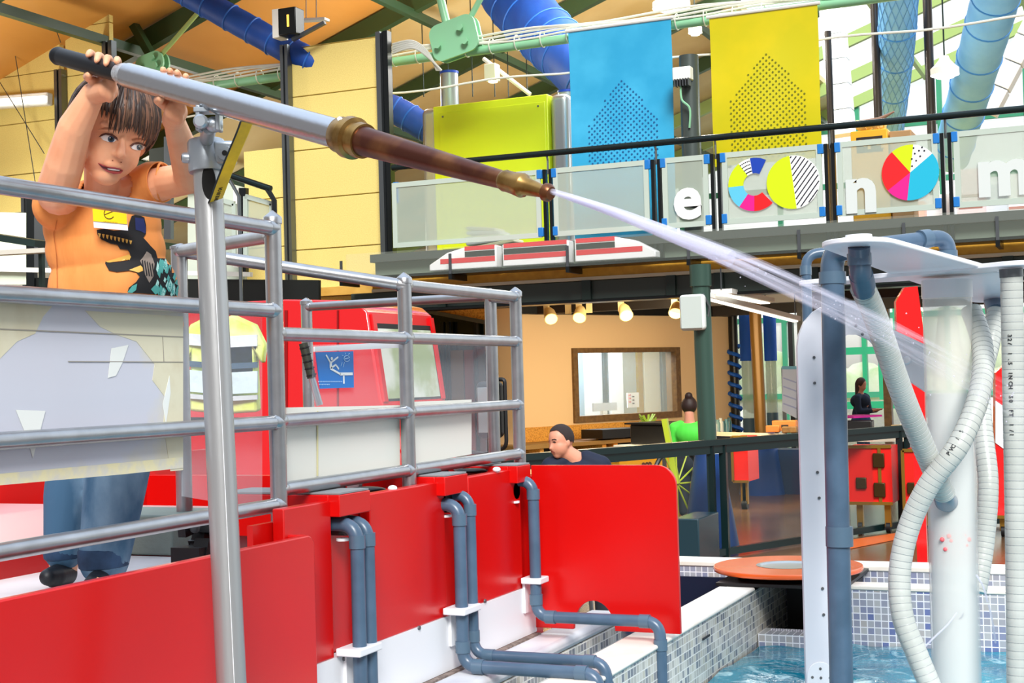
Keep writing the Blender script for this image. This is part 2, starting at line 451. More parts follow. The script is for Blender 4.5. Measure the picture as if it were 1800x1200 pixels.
# cables drooping from the plate to the silver column
cb = thing('cable_bundle', 'bundle of white cables curving down into the silver column', 'cables')
for k in range(5):
    MB().tube(spline([PY(690, 78 + k * 4, 14.7), PY(725, 72 + k * 3, 14.7), PY(752, 92 + k * 2, 14.8), PY(768 + k * 2, 124, 14.9)], 6), .014, 6).build('cable', mat('grey cable', '#cfd3cc', .5), cb)
t = thing('diagonal_brace', 'thin white diagonal brace behind the lime cabinet', 'brace')
MB().tube([PY(850, 103, 17), PY(932, 166, 17)], .028, 8).build('bar', white_paint, t)
# hanging wires
for px, lab in zip((640, 684, 739, 783, 825, 864, 888, 921), ('above the tall yellow panel', 'beside the dark post end of the gallery', 'just left of the mint truss plate', 'behind the left part of the mint truss plate', 'right below the mint truss plate', 'near the small white spotlight', 'between the spotlight and the large blue duct', 'rightmost, crossing the large blue duct')):
    b = PY(px + 6, 170, 19); tag(MB().tube([(b.x, 19, zr(b.x) - .02), b], .008, 5).build('suspension_wire', dark_steel), 'thin dark vertical wire ' + lab, 'wire', 'hanging wires')
for (x0, y0, x1, y1, lab) in ((10, -10, 62, 320, 'leftmost thin wire crossing the yellow panel and the wall lamp'), (75, -10, 107, 75, 'short thin wire at the top left beside the steel post'), (0, 145, 78, 270, 'thin wire slanting down right below the wall lamp')):
    tag(MB().tube([PY(x0, y0, YW - .3), PY(x1, y1, YW - .3)], .006, 5).build('suspension_wire', steel), lab, 'wire', 'wires on the yellow wall')

# ================================================================== ducts
duct_blue = mat('dark blue fabric duct', '#0f50b0', .55, noise=(3, '#0a3f96', .35, .7), bump=(7, .8), stretch=(1, 1, .4))
duct_pale = mat('light blue fabric duct', '#74b8ec', .6, noise=(3, '#5fa6e2', .35, .7))
def duct(lab, pts, rs, m, rings, net=False):
    t = thing('fabric_duct', lab, 'duct', 'fabric air ducts')
    sp = spline(pts, 10); n = len(sp)
    rr = [rs[0] + (rs[1] - rs[0]) * i / (n - 1) for i in range(n)]
    rr = [r * (1 + .012 * math.sin(i * 1.7)) for i, r in enumerate(rr)]
    MB().tube(sp, rr, 28).build('duct_body', m, t, smooth=60)
    fr = frames(sp)
    for k in range(rings):
        i = int((k + .5) * (n - 1) / rings); p = sp[i]; a, b = fr[i]
        MB().tube([p + a * math.cos(w) * rr[i] * 1.01 + b * math.sin(w) * rr[i] * 1.01 for w in [2 * pi * j / 28 for j in range(29)]], .012, 6).build('hoop', mat(m.name + ' hoop', '#3c86c8' if m is duct_pale else '#2a6fd0', .5), t)
    if net:
        nm = mat('duct netting', '#5497d2', .6)
        mb = MB()
        for sgn in (1, -1):
            for q in range(16):
                pts2 = []
                for i in range(0, n):
                    w = 2 * pi * q / 16 + sgn * i * .16; a, b = fr[i]; pts2.append(sp[i] + (a * math.cos(w) + b * math.sin(w)) * rr[i] * 1.01)
                mb.tube(pts2, .006, 4)
        mb.build('netting', nm, t)
    return t
duct('large dark blue fabric duct descending behind the blue banner', [P(872, -55, 21), P(905, 0, 21), P(960, 62, 20.5), P(1010, 110, 20), P(1100, 210, 19.5)], (.46, .40), duct_blue, 9)
duct('thin dark blue fabric duct crossing the orange ceiling at upper left', [P(300, -28, 17.5), P(350, 0, 17.5), P(430, 45, 17.4), P(500, 84, 17.3), P(560, 115, 17.2)], (.16, .17), duct_blue, 8)
duct('short piece of dark blue duct seen between dark post and silver column', [P(660, 180, 18.5), P(700, 196, 18.5), P(745, 222, 18.4), P(800, 250, 18.3)], (.18, .18), duct_blue, 5)
duct('light blue netted fabric duct hanging steeply right of the yellow banner', [P(1580, -60, 18), P(1577, 60, 19), P(1572, 150, 20), P(1562, 260, 21.5)], (.27, .18), duct_pale, 5, True)
duct('plain light blue fabric duct hanging at the upper right corner', [P(1765, -60, 17), P(1738, 40, 18), P(1705, 160, 19.4), P(1672, 275, 21)], (.30, .27), duct_pale, 7)
t = thing('white_duct_shaft', 'white segmented square shaft behind the yellow banner', 'duct')
a, b = PY(1463, 20, 22), PY(1483, 240, 22)
for i in range(5): MB().bar(a + (b - a) * (i / 5), a + (b - a) * ((i + .96) / 5), .34, .34).build('segment', mat('white ribbed duct', '#e8ecec', .4), t, bevel=.01)
MB().tube([a, (a.x, a.y, zr(a.x) + .02)], .03, 8).build('hanger', steel, t)
t = thing('white_duct_shaft', 'white segmented square shaft at the right edge of the picture', 'duct')
a, b = PY(1850, -20, 24), PY(1735, 200, 24)
for i in range(5): MB().bar(a + (b - a) * (i / 5), a + (b - a) * ((i + .95) / 5), .42, .3).build('segment', MATS['white ribbed duct'], t, bevel=.01)
MB().tube([a, (a.x, a.y, zr(a.x) + .02)], .03, 8).build('hanger', steel, t)

# dark round columns of the upper hall
for px0, py0, px1, w, lab in ((1455, 55, 1462, 12, 'dark upper column just right of the yellow banner'), (1537, 10, 1546, 14, 'black upper column left of the netted duct'), (1630, 10, 1641, 15, 'dark brown upper column between the two light blue ducts')):
    Y = 19.5; a = PY(px0, py0, Y); d = 20
    t = MB().tube([(a.x, Y, zr(a.x) - .3 if py0 < 20 else a.z), (a.x, Y, 2.9)], w / 2 * d / F, 16).build('round_column', mat('dark painted column', '#2b241c', .3), None); tag(t, lab, 'column', 'dark upper columns')
# lamps high up
def pendant(px, py, Y, r, lab, glow=True, h=.10):
    c = PY(px, py, Y); t = thing('pendant_lamp', lab, 'lamp', 'round pendant lamps')
    MB().lathe(c, c + V((0, 0, h + .12)), [(0, r), (.35, r), (.5, r * .75), (.8, r * .4), (1, r * .3)], 28).build('lamp_shade', mat('lamp shade', '#cfcabb', .4) if glow else white_paint, t)
    MB().lathe(c - V((0, 0, .03)), c, [(0, r * .6), (1, r * .8)], 28).build('lamp_diffuser', mat('lamp diffuser glow', '#fff3d0', .4, emit=3.0 if glow else 1), t)
    MB().tube([c + V((0, 0, h + .1)), (c.x, Y, zr(c.x) - .3)], .01, 6).build('cord', dark_steel, t)
    light('POINT', 'pendant_bulb', c - V((0, 0, .12)), 90, (1, .95, .86), .15)
    return t
pendant(1180, 14, 18, .25, 'glowing round pendant lamp above the blue banner')
pendant(1222, 58, 20, .10, 'small bright pendant lamp left of the yellow banner')
pendant(1661, 132, 17, .16, 'white disc pendant lamp beside the dark brown upper column', False)
t = thing('spot_lamp', 'small white spotlight on the diagonal brace', 'lamp'); c = PY(865, 128, 16.9)
MB().boxm(c, (.08, .08, .11)).build('housing', white_paint, t, bevel=.01); disc(c + V((.02, -.02, -.13)), .06, (0, 0, 1), .03).build('lamp_lens', MATS['lamp diffuser glow'], t)
for k, q_ in enumerate(((-12.5, 12.6, 4.6), (-9.0, 17.5, 5.6), (-15.0, 20.0, 3.9))):
    light('POINT', 'ceiling_fill', q_, 85, (1, .93, .80), .25)  # added point lights without fittings, brightening the ceiling
# emergency stair / wall strip light hung at top centre
t = thing('cable_tray', 'short perforated white cable tray beside the black box', 'tray')
MB().bar(PY(530, 36, 15), PY(575, 34, 15), .12, .03).build('tray', white_paint, t)
for px in (538, 556): MB().tube([PY(px, -30, 15), PY(px, 35, 15)], .006, 5).build('rod', steel, t)

# ================================================================== gallery (upper walkway)
YG = 14.3
Z_RAIL = 4.02; Z_TOP = zY(1120, 290, YG); 
xg = lambda px: PY(px, 400, YG).x
x_l, x_r = xg(694), xg(1860)
z_beam0, z_beam1, ZD = 2.42, 2.63, 3.06
gal = thing('gallery_deck', 'raised walkway with dark green steel edge beam and yellow board edge', 'gallery')
MB().box((x_l - .6, YG, z_beam0), (x_r, YG + .18, z_beam1)).build('edge_beam', mat('dark green girder', '#3b4844', .45), gal, bevel=.01)
MB().box((x_l - .6, YG - .03, z_beam0 - .025), (x_r, YG + .25, z_beam0)).build('flange', black_steel, gal)
MB().box((x_l - .3, YG - .04, z_beam1), (x_r, YG + .2, z_beam1 + .035)).build('white_pipe', mat('cream conduit', '#e2dcc2', .4), gal)
MB().box((x_l - .3, YG - .02, z_beam1 + .035), (x_r, YG + .2, z_beam1 + .13)).build('board_edge', deck_yellow, gal)
MB().box((x_l - .3, YG - .06, ZD - .09), (x_r, YG + 4.2, ZD)).build('deck', mat('gallery deck', '#3a3f3c', .5), gal)
for px in (776, 1030, 1178, 1262, 1428, 1463, 1770):
    x = xg(px); MB().box((x - .05, YG - .05, z_beam0), (x + .05, YG, z_beam1)).build('stiffener', dark_steel, gal)
struct(MB().box((-9.6, YG + .2, 2.64), (1.2, YG + 9.5, 2.74)).build('ceiling', mat('gallery underside', '#e3b65c', .6, noise=(5, '#c9963c', .3, .7))))
for y in (17.3, 20.5):
    struct(MB().box((-9.6, y, 2.44), (1.2, y + .16, 2.64)).build('trim_3', mat('dark joist', '#1a1512', .5)))
MB().box((x_l - .3, YG + .06, z_beam1 + .15), (x_r, YG + .1, ZD - .09)).build('inner_fascia', mat('fascia grey green', '#5f6f64', .5), gal)
# model railway shelf with clear guard in front of the gallery edge
sh = thing('railway_shelf', 'narrow shelf with clear guard carrying the model train', 'shelf')
zs_ = 2.755
MB().box((xg(640), YG - .42, zs_), (xg(1860), YG - .06, zs_ + .03)).build('board', black_steel, sh)
MB().box((xg(640), YG - .43, zs_), (xg(1860), YG - .415, zs_ + .29)).build('guard_sheet', clear_mat('guard acrylic', '#c9d6c8', .08), sh)
for px in (632, 820, 1022, 1230, 1420, 1600, 1760):
    x = xg(px); MB().box((x - .02, YG - .45, zs_ - .06), (x + .02, YG - .06, zs_)).build('bracket', black_steel, sh); MB().box((x - .015, YG - .445, zs_), (x + .015, YG - .43, zs_ + .22)).build('clip', steel, sh)
tr = thing('model_train', 'red and white model high speed train on the gallery shelf', 'toy train')
tw = mat('train white', '#eef0f0', .25); trd = mat('train red', '#d4122a', .25); tk = mat('train window black', '#15171a', .15)
def car(pa, pb, nose=0):
    a = xg(pa); b = xg(pb); y0, y1 = YG - .33, YG - .17; z0 = zs_ + .05; hh = .24; q = .22
    la = [(a + (q * 1.6 if nose < 0 else 0), z0 + hh), (b - (q * 1.6 if nose > 0 else 0), z0 + hh)]
    prof = [V((a, y0, z0)), V((b, y0, z0)), V((b, y0, z0 + (.07 if nose > 0 else hh)))] + ([V((b - q, y0, z0 + .19)), V((b - 2 * q, y0, z0 + hh))] if nose > 0 else []) + ([V((a + 2 * q, y0, z0 + hh)), V((a + q, y0, z0 + .19))] if nose < 0 else []) + [V((a, y0, z0 + (.07 if nose < 0 else hh)))]
    MB().prism(prof, (0, y1 - y0, 0)).build('carriage', tw, tr, bevel=.012)
    a2, b2 = a + (2 * q if nose < 0 else .02), b - (2 * q if nose > 0 else .02)
    MB().box((a2, y0 - .004, z0 + .13), (b2, y0, z0 + .19)).build('window_band', tk, tr)
    MB().box((a2 - (.3 if nose < 0 else 0), y0 - .003, z0 + .07), (b2 + (.3 if nose > 0 else 0), y0, z0 + .125)).build('stripe', trd, tr)
    MB().box((a2, y0 - .006, z0 + .2), (b2, y1 + .004, z0 + hh + .006)).build('roof', trd, tr)
    for k in range(3):
        x = a + (b - a) * (.2 + .3 * k); MB().box((x, y0, zs_ + .03), (x + .12, y1, z0)).build('bogie', tk, tr)
car(776, 893, -1); car(903, 1018); car(1028, 1168, 1)

frame_m = mat('grey green panel frame', '#bac9be', .4)
hr = thing('gallery_handrail', 'dark round handrail on posts along the gallery', 'railing')
MB().tube([(xg(694), YG - .02, Z_RAIL + .02), (x_r, YG - .02, Z_RAIL)], .034, 14).build('rail', mat('dark handrail', '#1d2b2c', .25, .4), hr)
posts = [966, 1157, 1262, 1463, 1668, 1880]
zb, ztp = 3.12, 3.86
for px in posts:
    x = xg(px)
    for dx in (-.035, .035): MB().box((x + dx - .018, YG - .03, 2.80), (x + dx + .018, YG + .03, ztp)).build('post', black_steel, hr)
    MB().tube(bend([(x, YG, ztp - .05), (x, YG, ztp + .1), (x + .0, YG - .02, Z_RAIL)], .03), .012, 8).build('stem', steel, hr)
    for dx in (-.085, .085):
        for z in (ztp - .05, zb + .06): MB().boxm((x + dx, YG - .035, z), (.03, .02, .05)).build('clip', blue_pl, hr, bevel=.006)
x = xg(700); MB().boxm((x + .0, YG - .02, 3.75), (.03, .02, .12)).build('clip', blue_pl, hr)
# mesh infill panels
edges = [690] + posts
letters = {2: 'e', 3: 'co', 4: 'no', 5: 'm'}
labs = ['large empty mesh panel left end of the gallery railing in front of the lime cabinet', 'empty mesh panel in front of the blue banner', 'narrow mesh panel carrying the white letter e',
        'mesh panel with a multicolour ring c and a lime striped o', 'mesh panel with a white n and a pie chart o', 'mesh panel with a white letter m at the right edge']
letter_m = mat('pale grey letter', '#d3dcda', .5); lw = mat('letter white', '#eef1f0', .5)
C_ = {k: mat('sign ' + k, v, .45) for k, v in dict(lime='#cfe600', blue='#0b3fae', cyan='#12b4d6', sky='#5cc4e4', magenta='#e0148c', red='#f5151c', black='#10162a').items()}
def sector(mb, c, r0, r1, a0, a1, y, n=20, h=.006):
    a0, a1 = math.radians(a0), math.radians(a1)
    o = [V((c.x + math.cos(a0 + (a1 - a0) * i / n) * r1, y, c.z + math.sin(a0 + (a1 - a0) * i / n) * r1)) for i in range(n + 1)]
    if r0 > 0: o += [V((c.x + math.cos(a1 + (a0 - a1) * i / n) * r0, y, c.z + math.sin(a1 + (a0 - a1) * i / n) * r0)) for i in range(n + 1)]
    else: o.append(V((c.x, y, c.z)))
    return mb.prism(o, (0, h, 0))
for i in range(6):
    x0, x1 = xg(edges[i]) + (.075 if i else .03), xg(edges[i + 1]) - .075; yb = YG - .05
    t = thing('mesh_panel', labs[i], 'panel', 'perforated panels of the gallery railing')
    fw = .055; fm = MB()
    for (a, b) in (((x0, yb, zb), (x1, yb + .02, zb + fw)), ((x0, yb, ztp - fw), (x1, yb + .02, ztp)), ((x0, yb, zb + fw), (x0 + fw, yb + .02, ztp - fw)), ((x1 - fw, yb, zb + fw), (x1, yb + .02, ztp - fw))): fm.box(a, b)
    fm.build('frame', frame_m, t); MB().box((x0 + fw, yb + .008, zb + fw), (x1 - fw, yb + .012, ztp - fw)).build('perforated_sheet', perf, t)
    yf = yb - .012
    if i == 2: place_text('letter', 'e', .62, PY(1208, 350, yf), (1, 0, 0), (0, 0, 1), lw, t, .004, .022)
    if i == 4: place_text('letter', 'n', .64, PY(1513, 332, yf) - V((0, 0, .02)), (1, 0, 0), (0, 0, 1), letter_m, t, .004, .026)
    if i == 5: place_text('letter', 'm', .64, PY(1765, 304, yf), (1, 0, 0), (0, 0, 1), letter_m, t, .004, .026)
    if i == 3:
        c = PY(1326, 324, yf); R1, R0 = .272, .115
        for a0, a1, k in ((98, 125, 'd'), (62, 98, 'blue'), (125, 182, 'lime'), (182, 233, 'sky'), (233, 268, 'magenta'), (268, 312, 'red')):
            sector(MB(), c, R0, R1, a0, a1, yf, 14).build('colour_segment', lw if k == 'd' else C_[k], t)
        dm = MB()
        for aa in range(6):
            for q in range(4):
                w = math.radians(101 + aa * 4.6); rr = .14 + .035 * q; disc((c.x + math.cos(w) * rr, yf - .001, c.z + math.sin(w) * rr), .006, (0, -1, 0), .001, 8); dm.lathe((c.x + math.cos(w) * rr, yf, c.z + math.sin(w) * rr), (c.x + math.cos(w) * rr, yf - .002, c.z + math.sin(w) * rr), [(0, .007), (1, .007)], 8)
        dm.build('dots', C_['black'], t)
        c = PY(1394, 320, yf); R1 = .27
        sector(MB(), c, 0, R1, 96, 276, yf, 30).build('letter', C_['lime'], t); sector(MB(), c, 0, R1, -84, 96, yf, 30).build('letter', lw, t)
        st = MB(); d = V((math.cos(math.radians(52)), 0, math.sin(math.radians(52)))); nn = V((-d.z, 0, d.x))
        for q in range(-6, 8):
            o = c + nn * (q * .042) + V((0, -.002, 0)); tt = [-.5 + j * .005 for j in range(201)]
            ins = [u for u in tt if (o + d * u - c).length < R1 - .006 and ((o + d * u - c).x * math.cos(math.radians(6)) + (o + d * u - c).z * math.sin(math.radians(6))) > .004]
            if len(ins) > 3: st.bar(o + d * ins[0], o + d * ins[-1], .002, .011, up=nn)
        st.build('stripes', C_['black'], t)
    if i == 4:
        c = PY(1600, 303, yf); R1 = .272
        for a0, a1, k in ((82, 128, 'lime'), (128, 216, 'red'), (216, 262, 'magenta'), (-98, 38, 'cyan'), (38, 82, 'd')):
            sector(MB(), c, 0, R1, a0, a1, yf, 22).build('pie_slice', lw if k == 'd' else C_[k], t)
        dm = MB()
        for dx, dz in ((.02, .06), (.06, .11), (.02, .13), (.1, .15), (.05, .18), (.09, .205), (.14, .20), (.04, .235), (.12, .235)):
            dm.lathe((c.x + dx, yf, c.z + dz), (c.x + dx, yf - .003, c.z + dz), [(0, .009), (1, .009)], 8)
        dm.build('dots', C_['black'], t)

# banners
def banner(px0, px1, top, bot, m, dotcol, cxp, z0p, z1p, lab, Y=YT - .12):
    x0, x1 = PY(px0, 200, Y).x, PY(px1, 200, Y).x; zt_ = PY((px0 + px1) / 2, top, Y).z; zb_ = PY((px0 + px1) / 2, bot, Y).z
    t = thing('banner', lab, 'banner', 'hanging banners'); n = 24; k = 30; mb = MB(); vs = []; fs = []
    for s in (0, 1):
        for i in range(n + 1):
            for j in range(k + 1):
                u = i / n; w = j / k; yy = Y + .018 * math.sin(u * 9 + w * 2) * (w) + .012 * math.sin(w * 7) + s * .004
                vs.append((x0 + (x1 - x0) * u, yy, zt_ + (zb_ - zt_) * w))
    N = (n + 1) * (k + 1)
    for i in range(n):
        for j in range(k):
            a = i * (k + 1) + j; fs += [(a, a + 1, a + k + 2, a + k + 1), (N + a, N + a + k + 1, N + a + k + 2, N + a + 1)]
    MB().add(vs, fs).build('cloth', m, t); 
    MB().tube([(x0 - .03, Y, zt_), (x1 + .03, Y, zt_)], .02, 8).build('rod', white_paint, t)
    dm = MB(); cx = PY(cxp, 200, Y).x; zt2 = PY(cxp, z0p, Y).z; zb2 = PY(cxp, z1p, Y).z; step = .066; R = random.Random(2)
    nr = int((zt2 - zb2) / (step / 2))
    for r in range(nr):
        z = zt2 - r * step / 2; half = min(.40, .06 + (zt2 - z) * .75)
        q = -int(half / step)
        for c_ in range(q, -q + 1):
            x = cx + c_ * step + (step / 2 if r % 2 else 0)
            if abs(x - cx) <= half:
                u = (x - x0) / (x1 - x0); w = (zt_ - z) / (zt_ - zb_)
                if 0 < u < 1 and 0 < w < 1:
                    yy = Y + .018 * math.sin(u * 9 + w * 2) * w + .012 * math.sin(w * 7); dm.lathe((x, yy, z), (x, yy - .006, z), [(0, .011), (1, .011)], 6)
    dm.build('dot_print', dotcol, t)
banner(1003, 1184, 42, 420, mat('blue banner cloth', '#2ba3d4', .35, noise=(2.2, '#3fb4e2', .4, .65), coat=.3), mat('banner dot blue', '#0e5c96', .5), 1094, 142, 300, 'sky blue hanging banner with a dotted arch print')
banner(1252, 1443, 17, 285, mat('yellow banner cloth', '#cbc200', .4, noise=(2, '#d9c800', .4, .65), coat=.2), mat('banner dot olive', '#6d7400', .5), 1350, 95, 285, 'yellow hanging banner with a dotted arch print')

# lime cabinet with rounded silver columns on the gallery
lc = thing('display_cabinet', 'lime green panelled cabinet between rounded silver columns on the gallery', 'cabinet')
lime = mat('lime green panel', '#cfe022', .35); silver = mat('brushed silver column', '#b4babd', .28, .75)
Yc = 15.9; xa, xb = PY(764, 300, Yc).x, PY(966, 300, Yc).x; zt_ = PY(865, 176, Yc).z; zb_ = z_beam1 + .5
MB().box((xa, Yc, zb_), (xb, Yc + .5, zt_)).build('cabinet_body', lime, lc, bevel=.01)
MB().box((xa + .09, Yc - .012, zb_ + .1), (xb - .03, Yc, zt_ - .09)).build('front_panel', lime, lc, bevel=.006)
for q in ((xa + .14, zt_ - .14), (xb - .12, zt_ - .14)): disc((q[0], Yc - .013, q[1]), .012, (0, -1, 0), .008, 10).build('screw', steel, lc)
for px, top in ((773, 122), (982, 156)):
    x = PY(px, 200, Yc).x; z1 = PY(px, top, Yc).z
    MB().tube([(x, Yc + .3, zb_ - .3), (x, Yc + .3, z1)], .115, 24).build('silver_tube', silver, lc)
    MB().tube([(x, Yc + .3, z1), (x, Yc + .3, z1 + .03)], .12, 24).build('blue_ring', C_['blue'], lc)
for px in (755, 984): 
    x = PY(px, 300, Yc).x; MB().box((x - .12, Yc + .02, zb_), (x + .12, Yc + .5, zt_ - .0)).build('side_column', silver, lc, bevel=.08, seg=5)
# small upper pillar with a white lamp, behind the rail
t = thing('upper_pillar', 'dark green pillar with a white ribbed floodlight between the banners', 'pillar')
x = PY(1213, 180, YG + .5).x; z1 = PY(1213, 98, YG + .5).z
MB().tube([(x, YG + .5, ZD), (x, YG + .5, z1)], .105, 20).build('shaft', mat('grey green pillar', '#4b5552', .35, .3), t)
MB().boxm((x - .03, YG + .36, z1 - .22), (.1, .06, .07)).build('floodlight', white_paint, t, bevel=.01)
for k in range(6): MB().boxm((x - .1 + .03 * k, YG + .33, z1 - .32), (.006, .05, .04)).build('fin', steel, t)
MB().tube(spline([(x - .05, YG + .33, z1 - .35), (x - .04, YG + .33, z1 - .5), (x + .04, YG + .34, z1 - .6), (x + .02, YG + .38, z1 - .8)], 6), .012, 6).build('cable', mint, t)
# cardboard toys behind the n panel
t = thing('cardboard_display', 'yellow printed cardboard box with popcorn top behind the n panel', 'box')
Yb = YG + .7; xa, xb = PY(1497, 300, Yb).x, PY(1562, 300, Yb).x
MB().box((xa, Yb, ZD), (xb, Yb + .4, PY(1530, 228, Yb).z)).build('carton', mat('golden card', '#e8aa1e', .6), t, bevel=.01)
zz = PY(1530, 240, Yb).z; MB().box((xa + .06, Yb - .006, zz - .16), (xb - .05, Yb, zz - .0)).build('printed_panel', mat('dark print', '#2a1c12', .5), t)
for k in range(8): MB().boxm((xa + .1 + .045 * k, Yb - .009, zz - .05 - .03 * (k % 3)), (.014, .003, .022)).build('printed_sign', mat('print cream', '#e0b050', .5), t)
pm = MB(); R = random.Random(4)
for k in range(40): pm.ball((R.uniform(xa + .05, xb - .05), Yb + R.uniform(.05, .3), PY(1530, 222, Yb).z + R.uniform(0, .07)), R.uniform(.02, .035), nu=8, nv=5)
pm.build('popcorn', mat('popcorn cream', '#f3dc9a', .7), t)
MB().tube([PY(1512, 216, Yb), PY(1545, 210, Yb), PY(1572, 196, Yb)], [.03, .025, .008], 8).build('feather', mat('brown feather', '#8d6a55', .6), t)
tag(MB().box((PY(1564, 300, Yb).x, Yb + .05, ZD), (PY(1603, 300, Yb).x, Yb + .4, PY(1580, 228, Yb).z)).build('cardboard_box', mat('plain cardboard', '#a98458', .7), None, bevel=.01), 'plain brown cardboard box beside the printed yellow box', 'box')
# white model towers behind the gallery right end
cols = ['#f0f0ec', '#e9b7a8', '#dfe6ea', '#f2d8d8', '#cdd6dd']
for k, px in enumerate((1560, 1600, 1650, 1705, 1745, 1790)):
    Yk = YG + 1.4 + .2 * (k % 3); x = PY(px, 330, Yk).x; hgt = (.30, .34, .42, .62, .46, .58)[k]
    t = thing('model_building', ('white', 'low white', 'grey', 'tall pale', 'pinkish', 'tall white')[k] + ' model building behind the mesh, ' + ('below the pie chart', 'right of the carton', 'beside the railing post', 'left leg of the m', 'middle of the m', 'right of the m')[k], 'model', 'model buildings on the gallery')
    MB().box((x - .14, Yk, ZD), (x + .14, Yk + .2, ZD + hgt)).build('block', mat('model ' + str(k % 5), cols[k % 5], .6), t)
    for q in range(int(hgt / .12)): MB().box((x - .12, Yk - .004, z_beam1 + .27 + q * .12), (x + .12, Yk, z_beam1 + .30 + q * .12)).build('window_row', mat('model windows', '#b07a6c', .5), t)
# luggage clutter seen through the left mesh
t = thing('folded_cloths', 'pile of pale folded cloths on the gallery floor behind the left mesh panel', 'cloths'); Yb = YG + .5
for k in range(5):
    c = PY(870 - k * 4, 432 - k * 7, Yb); MB().boxm(c, (.3 - .03 * k, .15, .022), Matrix.Rotation(.06 * (k - 2), 3, 'Y')).build('cloth', mat('cloth %d' % (k % 2), ('#e9eaca', '#dfe8ef')[k % 2], .8), t, bevel=.012)
# ================================================================== lower room under the gallery
dW = V((math.sin(math.radians(24.8)), math.cos(math.radians(24.8)), 0)); nW = V((dW.y, -dW.x, 0))
W0 = P(1100, 650, 20)
def PW(px, py, off=0): return PN(px, py, W0 + nW * off, nW)
def wz(px, py, off=0): return PW(px, py, off).z
def wbar(name, pxa, pxb, z0, z1, off, th, m, parent=None, bevel=0):
    """upright slab parallel to the room wall, between two pixel columns, front face `off` m proud of the wall"""
    a = PW(pxa, 660, off); b = PW(pxb, 660, off); a.z = b.z = z0
    n = -nW * th
    return MB().prism([a, b, b + V((0, 0, z1 - z0)), a + V((0, 0, z1 - z0))], n).build(name, m, parent, bevel=bevel)
zt1, zt0 = wz(1100, 611), wz(1100, 738)
zin1, zin0 = wz(1100, 619), wz(1100, 727)
ztop = 2.44
for args in ((862, 1010, 0, ztop), (1196, 1292, 0, ztop), (1010, 1196, 0, zt0), (1010, 1196, zt1, ztop)):
    struct(wbar('wall_back', *args, 0, .15, beige))
struct(wbar('trim_4', 862, 1300, ztop, 2.63, .12, .3, black_steel))
wf = thing('window_2', 'interior window in a brown timber frame', 'window', kind='structure')
for args in ((1009, 1197, zin1, zt1), (1009, 1197, zt0, zin0), (1009, 1017, zin0, zin1), (1189, 1197, zin0, zin1)): wbar('window_frame', *args, .04, .2, wood_dark, wf)
wbar('window_pane', 1016, 1190, zin0, zin1, -.05, .01, glass_blue, wf)
# room behind the window
rm = thing('wall_room', 'pale office room seen through the interior window', 'room', kind='structure')
wbar('back_wall', 990, 1230, .2, 2.4, -1.6, .1, mat('office white', '#dbe6ee', .6), rm)
for (a, b, c, nm) in ((1016, 1026, '#86a9c0', 'blue'), (1026, 1058, '#d7e3ea', 'white'), (1063, 1068, '#16323c', 'dark'), (1074, 1095, '#eaf2f6', 'white2'), (1096, 1118, '#a9b4ad', 'grey'), (1122, 1130, '#b89a3a', 'ochre'), (1133, 1160, '#f2f6df', 'cream'), (1165, 1175, '#8d9b96', 'grey2'), (1180, 1192, '#20302c', 'dark2')):
    wbar('door_panel', a, b, .3, 2.35, -1.2 - .05 * (len(nm) % 3), .05, mat('room ' + nm, c, .4), rm)
wbar('poster', 1102, 1122, wz(1110, 716, -1), wz(1110, 690, -1), -1.0, .02, white_paint, rm)
for k in range(6): wbar('poster', 1105 + (k % 2) * 6, 1108 + (k % 2) * 6, wz(1110, 695 + k * 3, -.98), wz(1110, 693 + k * 3, -.98), -.98, .01, mat('poster ink %d' % (k % 2), ('#c9304a', '#303a4a')[k % 2], .6), rm)
mo = thing('desktop_screen', 'white desk screen standing inside the window', 'screen')
wbar('screen', 1042, 1083, wz(1060, 722, -.5), wz(1060, 708, -.5), -.5, .03, mat('screen grey', '#c4ccd0', .4), mo); wbar('stand', 1058, 1066, wz(1060, 729, -.5), wz(1060, 722, -.5), -.5, .06, white_paint, mo)
light('AREA', 'office_ceiling_light', W0 - nW * .9 + V((0, 0, .75)), 120, (.92, .97, 1), 1.6, W0 - nW * .9 + dW * .01)
# strand board splash back, worktop and shelving
wbar('board', 905, 1165, .72, wz(1100, 741), .05, .03, osb); o = bpy.data.objects['board'] if 'board' in bpy.data.objects else None
for q in sc.objects:
    if q.type == 'MESH' and q.parent is None and q.name.startswith('board'): tag(q, 'strand board splash back below the interior window', 'board'); q.name = 'strand_board_panel'
cn = thing('workbench', 'long strand board workbench with open shelves along the beige wall', 'bench')
zc = .76
wbar('worktop', 905, 1290, zc - .05, zc, .75, .72, mat('worktop edge', '#8a6a35', .5), cn)
for px in (945, 1055, 1075, 1210, 1235): wbar('upright', px, px + 7, 0, zc - .05, .7, .6, osb, cn)
wbar('back_board', 905, 1290, 0, zc - .05, .1, .03, rubber, cn)
wbar('shelf', 1000, 1064, .34, .38, .72, .5, white_paint, cn); wbar('shelf', 905, 952, .40, .56, .72, .5, mat('cream tray', '#ecd9a4', .6), cn)
wbar('shelf', 1000, 1064, .56, .60, .72, .1, white_paint, cn)
yd = thing('tool_drawer_box', 'yellow printed drawer box standing under the workbench', 'box')
wbar('box_body', 1084, 1182, .34, .66, .95, .4, mat('bright yellow board', '#f2b91c', .5), yd)
wbar('printed_sign', 1118, 1162, .55, .575, .955, .01, mat('brown print', '#5c3a12', .6), yd)
a = PW(1136, 786, .97); place_text('printed_sign', 'eco', .13, V((a.x, a.y, .42)), dW, (0, 0, 1), MATS['brown print'], yd, .002, .006)
